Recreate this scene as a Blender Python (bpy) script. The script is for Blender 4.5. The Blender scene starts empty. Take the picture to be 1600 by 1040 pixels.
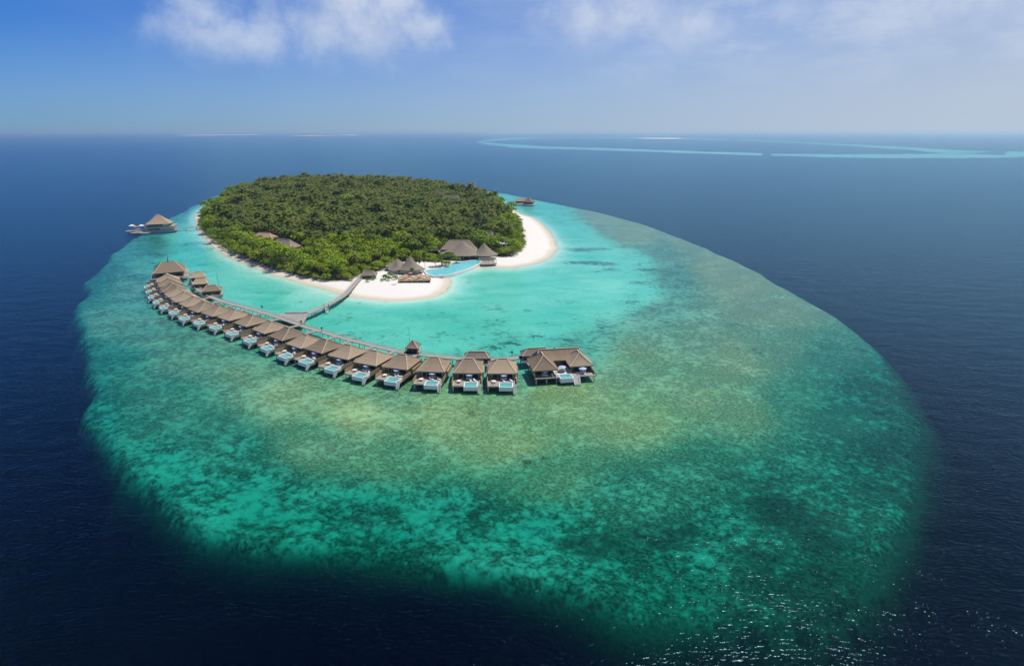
import bpy, math, random
import numpy as np
from mathutils import Vector, Matrix
random.seed(7); rng = np.random.default_rng(7)
R = math.radians
scn = bpy.context.scene
col = scn.collection

# ---------------------------------------------------------------- camera, sky, sun, exposure
H = 100.0; F = 950.0; PITCH = math.atan(315/F)
cam_d = bpy.data.cameras.new('camera'); cam = bpy.data.objects.new('camera', cam_d); col.objects.link(cam)
cam_d.sensor_width = 36; cam_d.lens = F/1600*36; cam_d.clip_start = 1; cam_d.clip_end = 250000
cam.location = (0, 0, H); cam.rotation_euler = (math.pi/2-PITCH, 0, 0)
scn.camera = cam
SUN_AZ, SUN_EL = R(50), R(65)          # azimuth clockwise from +Y (away from the camera)
sd = Vector((math.sin(SUN_AZ)*math.cos(SUN_EL), math.cos(SUN_AZ)*math.cos(SUN_EL), math.sin(SUN_EL)))
sun_d = bpy.data.lights.new('sun', 'SUN'); sun = bpy.data.objects.new('sun', sun_d); col.objects.link(sun)
sun_d.energy = 4.6; sun_d.angle = R(0.53); sun_d.color = (1, .935, .82)
sun.rotation_euler = sd.to_track_quat('Z', 'Y').to_euler()
scn.view_settings.view_transform = 'Standard'; scn.view_settings.look = 'None'
scn.view_settings.exposure = 0.0; scn.view_settings.gamma = 1
scn.render.engine = 'CYCLES'
scn.cycles.max_bounces = 8; scn.cycles.diffuse_bounces = 2; scn.cycles.glossy_bounces = 2
scn.cycles.transparent_max_bounces = 16; scn.cycles.transmission_bounces = 2; scn.cycles.volume_bounces = 1
scn.cycles.sample_clamp_direct = 1.1; scn.cycles.sample_clamp_indirect = 4
scn.cycles.use_denoising = True


class NT:
    """tiny node-tree writer"""
    def __init__(s, t): s.t = t; s.n = t.nodes; s.l = t.links
    def __call__(s, kind, ins=None, **kw):
        n = s.n.new(kind)
        for k, v in kw.items(): setattr(n, k, v)
        for k, v in (ins or {}).items():
            sock = n.inputs[k]
            if isinstance(v, bpy.types.NodeSocket): s.l.new(v, sock)
            else: sock.default_value = v
        return n
    def m(s, op, a, b=None, c=None, clamp=False):
        ins = {0: a}
        if b is not None: ins[1] = b
        if c is not None: ins[2] = c
        return s('ShaderNodeMath', ins, operation=op, use_clamp=clamp).outputs[0]
    def vm(s, op, a, b=None):
        ins = {0: a}
        if b is not None: ins[1] = b
        n = s('ShaderNodeVectorMath', ins, operation=op)
        return n.outputs['Value'] if op in ('DISTANCE', 'LENGTH', 'DOT_PRODUCT') else n.outputs[0]
    def ss(s, v, lo, hi):
        return s('ShaderNodeMapRange', {0: v, 1: lo, 2: hi, 3: 0.0, 4: 1.0}, interpolation_type='SMOOTHSTEP').outputs[0]
    def lin(s, v, lo, hi, a, b):
        return s('ShaderNodeMapRange', {0: v, 1: lo, 2: hi, 3: a, 4: b}).outputs[0]
    def mix(s, f, a, b, mode='MIX'):
        n = s('ShaderNodeMix', data_type='RGBA', blend_type=mode)
        for i, v in ((0, f), (6, a), (7, b)):
            if isinstance(v, bpy.types.NodeSocket): s.l.new(v, n.inputs[i])
            else: n.inputs[i].default_value = v
        return n.outputs[2]
    def noise(s, vec, scale, detail=3, rough=.55, dist=0.0):
        return s('ShaderNodeTexNoise', {'Vector': vec, 'Scale': scale, 'Detail': detail, 'Roughness': rough, 'Distortion': dist}).outputs['Fac']


def rgb(r, g, b): return (r, g, b, 1)

def build_world():
    w = bpy.data.worlds.new('World'); scn.world = w; w.use_nodes = True
    t = NT(w.node_tree); t.n.clear()
    sky = t('ShaderNodeTexSky', sky_type='NISHITA', sun_disc=False, sun_elevation=SUN_EL, sun_rotation=SUN_AZ,
            altitude=0, air_density=1.0, dust_density=.25, ozone_density=1.6)
    g = t('ShaderNodeTexCoord').outputs['Generated']
    sep = t('ShaderNodeSeparateXYZ', {0: g})
    el = sep.outputs['Z']
    # cumulus banks: soft mounds at their own bearings, torn by noise
    warp = t('ShaderNodeTexNoise', {'Vector': g, 'Scale': 9.0, 'Detail': 6.0, 'Roughness': .62}).outputs['Color']
    off = t.vm('SCALE', t.vm('SUBTRACT', warp, (.5, .5, .5))); off.node.inputs['Scale'].default_value = .085
    gw = t.vm('ADD', g, off)
    acc = None
    def pixdir(u, v):
        a = (u-800)/F; b = (520-v)/F
        d = Vector((a, math.cos(PITCH)+b*math.sin(PITCH), -math.sin(PITCH)+b*math.cos(PITCH))); return d.normalized()
    for (u, v, rad, sq, k) in ((335, 50, .085, .62, 1.0), (395, 58, .07, .65, .95), (275, 48, .05, .7, .6), (320, 5, .06, .7, .8), (415, 20, .05, .7, .7),
                         (500, 48, .075, .75, .95), (580, 50, .10, .62, 1.05), (540, 0, .09, .8, 1.1), (660, 45, .065, .6, .95), (700, 62, .03, .6, .6), (620, 0, .07, .8, .9),
                         (860, 30, .06, .9, .5), (960, 30, .13, .5, .8), (1080, 40, .11, .5, .75), (1240, 20, .07, .5, .5), (1310, 40, .04, .8, .55),
                         (1450, 5, .13, .4, .8), (1580, 10, .10, .4, .7), (1050, -60, .2, .4, .8), (540, -90, .2, .5, 1.0), (350, -60, .12, .5, .8)):
        c = pixdir(u, v)
        a1 = t.vm('MULTIPLY', t.vm('SUBTRACT', gw, tuple(c)), (1/rad, 1/rad, 1/(rad*sq)))
        q = t.m('MULTIPLY', t.m('EXPONENT', t.m('MULTIPLY', t.vm('DOT_PRODUCT', a1, a1), -1.6)), k)
        acc = q if acc is None else t.m('MAXIMUM', acc, q)
    tex = t('ShaderNodeTexNoise', {'Vector': g, 'Scale': 16.0, 'Detail': 9.0, 'Roughness': .62}).outputs['Fac']
    tex2 = t('ShaderNodeTexNoise', {'Vector': t.vm('MULTIPLY', g, (1, 1, 2.2)), 'Scale': 3.2, 'Detail': 8.0, 'Roughness': .6}).outputs['Fac']
    high = t.m('MULTIPLY', t.ss(tex2, .50, .72), t.ss(el, .12, .30))           # broken cloud higher up
    cl = t.m('MAXIMUM', t.ss(t.m('ADD', acc, t.m('MULTIPLY', t.m('SUBTRACT', tex, .5), .9)), .08, 1.2), high)
    wisp = t.m('MULTIPLY', t.ss(t('ShaderNodeTexNoise', {'Vector': t.vm('MULTIPLY', g, (1, 1, 3)), 'Scale': 7.0, 'Detail': 7.0, 'Roughness': .6}).outputs['Fac'], .40, .70), .70)
    cl = t.m('MAXIMUM', cl, t.m('MULTIPLY', wisp, t.ss(sep.outputs['X'], -.3, .5)))
    cl = t.m('MULTIPLY', t.m('MULTIPLY', cl, t.ss(el, .015, .16)), CLOUD_K)
    # humid air: a milky veil that thickens towards the horizon and the sun's side
    hor = t.m('MULTIPLY', t.m('SUBTRACT', 1.0, t.ss(el, 0.0, .17)), VEIL[0])
    side = t.m('MULTIPLY', t.lin(sep.outputs['X'], -.62, .60, 0, VEIL[1]), t.m('SUBTRACT', 1.0, t.m('MULTIPLY', t.ss(el, .12, .6), .85)))
    veil = t.m('ADD', hor, side, clamp=True)
    skyc = t.vm('MULTIPLY', sky.outputs[0], SKY_TINT)
    c1 = t.mix(veil, skyc, VEIL_COL)
    c2 = t.mix(cl, c1, t.mix(t.ss(tex, .35, .65), CLOUD_A, CLOUD_B))
    bg = t('ShaderNodeBackground', {'Color': c2, 'Strength': SKY_STR})
    out = t('ShaderNodeOutputWorld', {'Surface': bg.outputs[0]})

SKY_STR = .10
SKY_TINT = (.12, .43, 1.03)
VEIL = (.28, .74); VEIL_COL = rgb(4.7, 5.6, 6.9)
CLOUD_K = .84; CLOUD_A = rgb(5.6, 6.4, 7.8); CLOUD_B = rgb(6.6, 7.3, 8.4)
build_world()
HAZE_DENSITY = 5.5e-5

# ---------------------------------------------------------------- helpers
def at(u, v, z=0.0):
    """a viewing direction of the 1600 x 1040 photograph -> the place on the level z it looks at"""
    a = (u-800)/F; b = (520-v)/F
    dy = math.cos(PITCH)+b*math.sin(PITCH); dz = -math.sin(PITCH)+b*math.cos(PITCH)
    k = (z-H)/dz
    return Vector((a*k, dy*k, z))

def mat(name):
    m = bpy.data.materials.new(name); m.use_nodes = True
    t = NT(m.node_tree); t.n.clear()
    return m, t

def pbr(name, color, rough=.8, scale=None, amp=.25, spec=.3, metallic=0, vecscale=(1, 1, 1), bump=0.0, objrand=0.0):
    m, t = mat(name)
    tc = t('ShaderNodeTexCoord').outputs['Object']
    c = rgb(*color)
    ins = {'Base Color': c, 'Roughness': rough, 'Specular IOR Level': spec, 'Metallic': metallic}
    if scale:
        v = t.vm('MULTIPLY', tc, vecscale)
        n = t.noise(v, scale, 4, .6)
        n2 = t.noise(v, scale*.13, 3, .6)
        k = t.m('ADD', t.m('MULTIPLY', n, .6), t.m('MULTIPLY', n2, .4))
        if objrand:
            k = t.m('ADD', k, t.m('MULTIPLY', t.m('SUBTRACT', t('ShaderNodeObjectInfo').outputs['Random'], .5), objrand))
        ins['Base Color'] = t.mix(t.lin(k, .3, .7, 0, 1), rgb(*[x*(1-amp) for x in color]), rgb(*[min(1, x*(1+amp)) for x in color]))
        if bump:
            ins['Normal'] = t('ShaderNodeBump', {'Strength': bump, 'Distance': .1, 'Height': n}).outputs[0]
    p = t('ShaderNodeBsdfPrincipled', ins)
    t('ShaderNodeOutputMaterial', {'Surface': p.outputs[0]})
    return m

def foliage(name, ca, cb, cc):
    m, t = mat(name)
    a = t('ShaderNodeAttribute', attribute_name='tint').outputs['Fac']
    r = t('ShaderNodeSeparateColor', {0: t('ShaderNodeObjectInfo').outputs['Color']}).outputs[0]
    leaf = t('ShaderNodeAttribute', attribute_name='leaf').outputs['Fac']
    f = t.m('FRACT', t.m('ADD', a, t.m('MULTIPLY', r, 1.0)))
    c = t.mix(t.ss(f, .1, .70), rgb(*ca), rgb(*cb))
    c = t.mix(t.ss(f, .86, .98), c, rgb(*cc))
    c = t.mix(t.m('MULTIPLY', leaf, .55), c, rgb(*[min(1, x*1.9+.006) for x in ca]))
    d = t('ShaderNodeBsdfPrincipled', {'Base Color': c, 'Roughness': .65, 'Specular IOR Level': .15})
    tr = t('ShaderNodeBsdfTranslucent', {'Color': t.mix(.5, c, rgb(.14, .17, .01))})
    mx = t('ShaderNodeMixShader', {0: .28, 1: d.outputs[0], 2: tr.outputs[0]})
    t('ShaderNodeOutputMaterial', {'Surface': mx.outputs[0]})
    return m

M = {}
M['thatch'] = pbr('thatch', (.285, .218, .150), .95, 2.2, .26, .1, vecscale=(1, 1, .35), bump=.5, objrand=.6)
M['thatch_cap'] = pbr('thatch_cap', (.50, .41, .31), .95, 3, .15, .1)
M['thatch_dark'] = pbr('thatch_grey', (.20, .17, .14), .95, 2.0, .25, .1, vecscale=(1, 1, .35), bump=.5)
M['deck'] = pbr('weathered_deck', (.33, .29, .24), .85, 1.4, .22, .2, vecscale=(4, .6, 1))
M['walk'] = pbr('walkway_boards', (.30, .28, .25), .85, 1.2, .2, .2, vecscale=(3, 3, 1))
M['timber'] = pbr('tan_timber', (.37, .27, .16), .8, 2.0, .25, .2, vecscale=(1, 1, 3), objrand=.3)
M['pile'] = pbr('pile_wood', (.20, .17, .13), .85, 3, .25, .2)
M['palepost'] = pbr('pale_post', (.55, .52, .44), .7, 3, .15, .2)
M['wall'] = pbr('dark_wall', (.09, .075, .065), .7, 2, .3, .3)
M['glass'] = pbr('dark_glass', (.02, .025, .04), .08, None, 0, .6)
M['white'] = pbr('white_paint', (.72, .72, .68), .6, 2, .08, .3)
M['render'] = pbr('pale_wall', (.55, .54, .50), .7, .8, .12, .3)
M['grey'] = pbr('grey_boards', (.30, .31, .33), .8, .8, .15, .3, vecscale=(.2, .2, 6))
M['blue'] = pbr('pale_blue_fabric', (.42, .50, .68), .8, 3, .1, .2)
M['orange'] = pbr('orange_canvas', (.52, .26, .14), .8, 3, .2, .2)
M['pink'] = pbr('clay_roof', (.40, .26, .20), .9, 1.5, .2, .2)
M['tile'] = pbr('pool_tile', (.10, .44, .42), .3, 1.2, .12, .4)
M['bigtile'] = pbr('big_pool_tile', (.14, .55, .62), .3, .3, .1, .4)
M['darktile'] = pbr('dark_tile', (.03, .14, .15), .3, None)
M['dark'] = pbr('dark_green_paint', (.015, .03, .025), .6)
M['trunk'] = pbr('trunk_bark', (.17, .14, .11), .9, 3, .25, .2)
M['leaf'] = foliage('broad_leaf', (.09, .155, .010), (.29, .38, .018), (.38, .39, .03))
M['bush'] = foliage('bush_leaf', (.11, .17, .012), (.27, .35, .02), (.34, .36, .04))
M['palm'] = foliage('palm_frond', (.050, .076, .009), (.140, .175, .022), (.22, .20, .04))


class MB:
    def __init__(s): s.v = []; s.f = []; s.mi = []; s.cur = 0
    def face(s, pts):
        n = len(s.v); s.v += [tuple(p) for p in pts]; s.f.append(tuple(range(n, n+len(pts)))); s.mi.append(s.cur)
    def box(s, x0, x1, y0, y1, z0, z1):
        n = len(s.v)
        s.v += [(x, y, z) for z in (z0, z1) for (x, y) in ((x0, y0), (x1, y0), (x1, y1), (x0, y1))]
        for q in ((3, 2, 1, 0), (4, 5, 6, 7), (0, 1, 5, 4), (1, 2, 6, 5), (2, 3, 7, 6), (3, 0, 4, 7)):
            s.f.append(tuple(n+i for i in q)); s.mi.append(s.cur)
        return s
    def cyl(s, a, b, r0, r1=None, n=6, cap=True):
        a = Vector(a); b = Vector(b); r1 = r0 if r1 is None else r1
        d = (b-a).normalized(); u = d.orthogonal().normalized(); w = d.cross(u); k = len(s.v)
        for p, r in ((a, r0), (b, r1)):
            for i in range(n):
                t = 2*math.pi*i/n; s.v.append(tuple(p+u*(r*math.cos(t))+w*(r*math.sin(t))))
        for i in range(n):
            j = (i+1) % n; s.f.append((k+i, k+j, k+n+j, k+n+i)); s.mi.append(s.cur)
        if cap:
            s.f.append(tuple(k+n+i for i in range(n))); s.mi.append(s.cur)
            s.f.append(tuple(k+i for i in reversed(range(n)))); s.mi.append(s.cur)
        return s
    def bar(s, a, b, w, h):
        """box beam from a to b, w wide (level), h high"""
        a = Vector(a); b = Vector(b); d = (b-a).normalized()
        x = Vector((-d.y, d.x, 0)); x = (x.normalized() if x.length > 1e-4 else Vector((1, 0, 0))); u = d.cross(x)
        if u.z < 0: u = -u
        n = len(s.v)
        for p in (a, b):
            for (i, j) in ((-1, 0), (1, 0), (1, 1), (-1, 1)): s.v.append(tuple(p+x*(i*w/2)+u*(j*h)))
        for q in ((0, 1, 2, 3), (7, 6, 5, 4), (0, 4, 5, 1), (1, 5, 6, 2), (2, 6, 7, 3), (3, 7, 4, 0)):
            s.f.append(tuple(n+i for i in q)); s.mi.append(s.cur)
        return s
    def mesh(s, name, mats):
        me = bpy.data.meshes.new(name); me.from_pydata(s.v, [], s.f)
        for m in (mats if isinstance(mats, (list, tuple)) else [mats]): me.materials.append(m)
        if any(s.mi): me.polygons.foreach_set('material_index', s.mi)
        me.update(); return me

def link(name, me, parent=None, loc=None, rz=0.0):
    o = bpy.data.objects.new(name, me); col.objects.link(o)
    if parent is not None: o.parent = parent
    if loc is not None: o.location = loc
    if rz: o.rotation_euler[2] = rz
    return o

def tag(o, label, cat, group=None):
    o['label'] = label; o['category'] = cat
    if group: o['group'] = group
    return o

def thing(name, label, cat, loc=(0, 0, 0), rz=0.0, group=None):
    o = link(name, None, None, loc, rz); o.empty_display_size = 1
    return tag(o, label, cat, group)

def copy_tree(o, parent=None):
    c = o.copy(); col.objects.link(c)
    if parent is not None: c.parent = parent
    for ch in KIDS.get(o.name, ()): copy_tree(ch, c)
    return c
KIDS = {}
def kids(o):
    """remember the children of a prototype (o.children scans the whole file each time)"""
    ch = list(o.children); KIDS[o.name] = ch
    for c in ch: kids(c)

def boxes(name, lst, m, parent):
    res = []
    for bx_ in lst:
        res.append(link(name, MB().box(*bx_).mesh(name, m), parent))
    return res

def struct(name, me):
    o = link(name, me); o['kind'] = 'structure'; return o

# ---------------------------------------------------------------- outlines
def P(pts, z=0.0): return np.array([at(u, v, z)[:2] for u, v in pts])
REEF = P([(400, 284), (345, 300), (290, 325), (240, 352), (200, 372), (165, 400), (135, 432), (119, 470), (113, 520), (115, 570), (123, 630), (150, 685),
          (195, 742), (235, 785), (300, 818), (400, 838), (500, 846), (600, 860), (700, 878), (800, 898), (900, 918), (1000, 938), (1100, 956),
          (1200, 966), (1290, 960), (1350, 930), (1402, 880), (1438, 815), (1462, 740), (1460, 650), (1420, 575), (1355, 514), (1260, 462),
          (1180, 417), (1100, 382), (1020, 352), (940, 331), (860, 315), (780, 300), (700, 289), (600, 282), (500, 280)])
SHORE = P([(306, 340), (309, 352), (318, 368), (335, 385), (360, 401), (390, 414), (430, 429), (470, 441), (505, 450), (530, 458), (560, 465), (600, 470),
           (640, 469), (675, 464), (694, 454), (701, 442), (697, 432), (712, 426), (735, 421), (758, 417), (800, 418), (835, 412), (857, 402), (869, 388), (864, 373),
           (850, 354), (832, 340), (812, 334), (797, 327), (775, 315), (740, 303), (700, 295), (640, 287), (560, 283), (460, 284), (400, 291), (350, 308), (315, 328)])
GROVE = P([(310, 346), (319, 365), (339, 382), (365, 398), (396, 411), (428, 423), (460, 432), (490, 439), (520, 442.5), (549, 441.5), (566, 432), (600, 427), (612, 414), (660, 412), (690, 412),
           (705, 408), (760, 399), (775, 405), (800, 404), (815, 394), (821, 378), (817, 358), (806, 342), (790, 326), (768, 315), (735, 305), (690, 297), (640, 290), (560, 286),
           (460, 287), (403, 294), (355, 310), (321, 330)])

def sdist(px, py, poly):
    """signed distance to a closed outline, positive inside"""
    best = np.full(px.shape, 1e18); ins = np.zeros(px.shape, bool)
    n = len(poly)
    for i in range(n):
        x0, y0 = poly[i]; x1, y1 = poly[(i+1) % n]
        ex, ey = x1-x0, y1-y0
        t = np.clip(((px-x0)*ex+(py-y0)*ey)/(ex*ex+ey*ey), 0, 1)
        best = np.minimum(best, (px-x0-t*ex)**2+(py-y0-t*ey)**2)
        c = ((y0 > py) != (y1 > py)) & (px < ex*(py-y0)/(ey if abs(ey) > 1e-9 else 1e-9)+x0)
        ins ^= c
    d = np.sqrt(best); return np.where(ins, d, -d)

def vnoise(x, y, s, seed):
    """smooth value noise"""
    g = np.random.default_rng(seed).random((256, 256))
    x = x/s; y = y/s; xi = np.floor(x).astype(int); yi = np.floor(y).astype(int); fx = x-xi; fy = y-yi
    fx = fx*fx*(3-2*fx); fy = fy*fy*(3-2*fy)
    q = lambda a, b: g[(xi+a) % 256, (yi+b) % 256]
    return (q(0, 0)*(1-fx)+q(1, 0)*fx)*(1-fy)+(q(0, 1)*(1-fx)+q(1, 1)*fx)*fy

# survey of the reef top: place, light path through the water, share of sand, algae
SURVEY = [(300, 400, 6, .9, 0), (270, 332, 6.5, .55, 0), (235, 375, 7, .5, 0), (280, 365, 5.5, .85, 0), (350, 430, 4.6, 1, 0), (400, 452, 4.2, 1, 0), (330, 455, 5.5, .9, 0), (420, 472, 6.6, .95, 0),
          (500, 500, 6.2, .9, 0), (480, 462, 4.2, 1, 0), (600, 505, 6.2, .9, 0), (700, 520, 6, .88, 0), (640, 485, 6.3, .95, 0), (720, 455, 5.6, 1, 0), (800, 450, 5, 1, 0), (850, 500, 5.4, .92, 0), (950, 450, 4.6, 1, 0),
          (1000, 450, 5, .85, 0), (900, 360, 5.2, .9, 0), (930, 400, 5, 1, 0), (860, 335, 5.5, .8, 0), (800, 530, 5.8, .75, 0), (900, 540, 5.2, .62, .1), (990, 410, 5, .85, 0),
          (1055, 430, 4.6, .42, 0), (1050, 390, 4.2, .35, 0), (1000, 360, 2.0, .2, .7), (940, 339, 2.0, .2, .7), (1060, 385, 2.1, .2, .65), (1110, 415, 2.2, .2, .6), (1150, 440, 2.4, .2, .55), (1200, 485, 2.9, .2, .4), (1040, 490, 4.6, .5, .1),
          (1000, 560, 4.2, .35, .65), (1150, 560, 3.4, .22, .6), (1220, 540, 3.8, .2, .35), (1150, 640, 4.8, .25, .6), (1300, 560, 6.2, .28, .15), (1360, 600, 10.5, .25, 0), (1250, 620, 6.6, .28, .25), (1400, 700, 13, .2, 0), (1350, 750, 12, .25, 0), (1250, 720, 9.5, .3, .05),
          (1200, 800, 12, .3, 0), (1250, 900, 13.5, .2, 0), (1330, 870, 14.5, .15, 0), (1100, 720, 7.8, .28, .2), (1100, 830, 12, .3, 0), (1000, 650, 4.6, .3, 1), (1100, 620, 4.6, .28, .7), (1080, 520, 4.2, .4, .4), (1000, 760, 8.5, .3, .15), (900, 620, 3.6, .3, 1),
          (800, 680, 4.6, .3, 1), (700, 650, 3.7, .35, 1), (550, 640, 3.4, .45, 1), (450, 610, 3.8, .42, .8), (400, 580, 4.6, .4, .5), (450, 550, 5.2, .5, .1), (600, 600, 4.6, .45, .5), (300, 550, 5.2, .4, .3), (300, 500, 5.2, .45, .1),
          (200, 450, 5.0, .5, 0), (190, 510, 5.4, .48, .1), (155, 550, 8.5, .38, 0), (150, 640, 11, .45, 0), (250, 620, 7, .38, .2), (250, 720, 11, .5, 0), (350, 690, 8.5, .4, .1), (400, 760, 11.5, .5, 0), (600, 715, 6.2, .3, .6),
          (500, 690, 6, .33, .55), (700, 800, 11.3, .48, 0), (560, 780, 11.5, .5, 0), (850, 740, 6.8, .3, .5), (850, 820, 11, .42, 0), (950, 880, 12.5, .4, 0), (1080, 920, 13.5, .35, 0), (600, 830, 13.2, .35, 0),
          (150, 440, 8, .35, 0), (220, 640, 8, .4, .1), (1300, 640, 8.5, .25, .05)]

HEADS = [(1225, 778, 6, 1), (1245, 795, 7, 1), (1268, 812, 6, 1), (1280, 826, 4, .8), (1215, 765, 4, .7), (1230, 900, 8, .8), (1265, 915, 9, .9), (1290, 890, 7, .7), (1205, 885, 5, .8), (1050, 815, 6, .7),
         (1035, 822, 4, .8), (935, 835, 4, .9), (905, 828, 3, .8), (1190, 845, 5, .7), (1160, 930, 6, .6), (1200, 740, 4, .5), (1150, 735, 4, .5), (1380, 745, 4, .5),
         (910, 389, 9, .8), (935, 388, 8, .7), (905, 409, 7, .8), (925, 409, 7, .9), (945, 411, 7, .8), (1010, 420, 6, .8), (870, 545, 3, .8), (772, 538, 4, .7), (955, 420, 5, .5), (1000, 440, 6, .6), (985, 470, 5, .5),
         (840, 522, 3, .6), (800, 532, 4, .7), (900, 560, 4, .6), (330, 462, 5, .3), (300, 380, 12, .35), (330, 388, 10, .3), (255, 395, 12, .3), (470, 470, 4, .3), (520, 540, 4, .3), (405, 455, 3, .5), (620, 520, 7, .2), (880, 470, 8, .2), (760, 470, 9, .15)]

def heads_at(x, y):
    h = np.zeros(x.shape)
    for u, v, r, k in HEADS:
        p = at(u, v); h = np.maximum(h, k*np.exp(-(((x-p.x)/(r*1.5))**2+((y-p.y)/r)**2)))
    return h

def profile(X, Y):
    """height of the bottom, sand share and algae share at world places"""
    reef = sdist(X, Y, REEF)
    calm = 1-.75*np.clip((X-30)/60, 0, 1)
    reef = reef + ((vnoise(X, Y, 26, 3)-.5)*7 + (vnoise(X, Y, 7, 4)-.5)*2)*calm
    shore = sdist(X, Y, SHORE) + (vnoise(X, Y, 14, 5)-.5)*1.5
    # bearing and depression seen from the survey drone's hover point
    dep = np.arctan2(H, np.hypot(X, Y)); 
    cz = Y*math.cos(PITCH)+H*math.sin(PITCH); cy = Y*math.sin(PITCH)-H*math.cos(PITCH)
    U = 800+F*X/np.maximum(cz, 1); V = 520-F*cy/np.maximum(cz, 1)
    W = np.zeros(X.shape); L = np.zeros(X.shape); S = np.zeros(X.shape); A = np.zeros(X.shape)
    for (u, v, l, s, a) in SURVEY:
        w = 1/(((U-u)**2+((V-v)*1.7)**2)+250)**1.9
        W += w; L += w*l; S += w*s; A += w*a
    L /= W; S /= W; A /= W
    L = np.where(L > 8, 8+(L-8)*1.2, L)*np.where((S < .62) & (L < 8), .95-.12*np.clip((8-L)/2, 0, 1), .95)
    L = L*(1-.35*np.clip(A, 0, 1))
    lag = np.clip((S-.7)/.25, 0, 1)
    L = L*(1-.12*lag)*(1+lag*((vnoise(X, Y, 34, 11)-.5)*.55+(vnoise(X, Y*1.7, 13, 12)-.5)*.38))
    L = L*(1+(vnoise(X, Y, 18, 13)-.5)*.3*(1-lag))
    eastern = np.clip((X-95)/60, 0, 1)*np.clip((330-Y)/80, 0, 1)
    L = L*(1+.35*eastern)
    fac = 1/np.sin(dep)+1/math.sin(SUN_EL)
    d = L/fac
    # sand apron round the island
    ap = np.clip(1+shore/22.0, 0, 1)
    d = d*(1-ap**1.5)
    S = np.maximum(S, np.clip(1+shore/45.0, 0, 1)**1.5)
    # reef edge: falls away to the deep
    soft = np.maximum(np.clip((X-90)/60, 0, 1)*np.clip((360-Y)/90, 0, 1), .35*np.clip((X-20)/60, 0, 1))
    k = np.clip(4+5*soft-reef, 0, None)
    d = d + k*(.72-.52*soft)*(1+k/7.0)
    d = d+(vnoise(X, Y, 9, 8)-.5)*.06*d
    z = -np.minimum(d, 60)
    land = np.where(shore > 0, 1.9*(1-np.exp(-shore/16.0)), 0)
    z = np.where(shore > 0, land, np.minimum(z, -0.002))
    z = z + np.where(shore > 0, 0, np.clip(shore, -6, 0)*.01)
    return z, S, A, shore

def grid_mesh():
    xs = np.arange(-560, 300.1, 3.0); ys = np.concatenate([np.arange(70, 560, 2.5), np.arange(560, 1500, 5.0)])
    X, Y = np.meshgrid(xs, ys); Z, S, A, sh = profile(X, Y)
    ny, nx = X.shape
    co = np.stack([X, Y, Z], -1).reshape(-1, 3)
    idx = np.arange(nx*ny).reshape(ny, nx)
    q = np.stack([idx[:-1, :-1], idx[:-1, 1:], idx[1:, 1:], idx[1:, :-1]], -1).reshape(-1, 4)
    shm = sh.reshape(-1)
    landf = (shm[q] > 0).all(1)
    return co, q, landf, S.reshape(-1), A.reshape(-1), shm

def mesh_np(name, co, faces, mats, attrs=None, smooth=True):
    """faces: (n,4) or (n,3) int array"""
    me = bpy.data.meshes.new(name); k = faces.shape[1]; n = len(faces)
    me.vertices.add(len(co)); me.vertices.foreach_set('co', np.asarray(co, np.float32).ravel())
    me.loops.add(n*k); me.loops.foreach_set('vertex_index', faces.astype(np.int32).ravel())
    me.polygons.add(n); me.polygons.foreach_set('loop_start', np.arange(0, n*k, k, dtype=np.int32))
    me.polygons.foreach_set('loop_total', np.full(n, k, np.int32))
    for m in mats: me.materials.append(m)
    for an, av in (attrs or {}).items():
        a = me.attributes.new(an, 'FLOAT', 'POINT'); a.data.foreach_set('value', np.asarray(av, np.float32))
    me.update(calc_edges=True)
    me.polygons.foreach_set('use_smooth', np.full(n, smooth))
    return me

def compact(co, q, attrs):
    used = np.unique(q); mp = np.full(len(co), -1); mp[used] = np.arange(len(used))
    return co[used], mp[q], {k: v[used] for k, v in attrs.items()}

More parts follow.
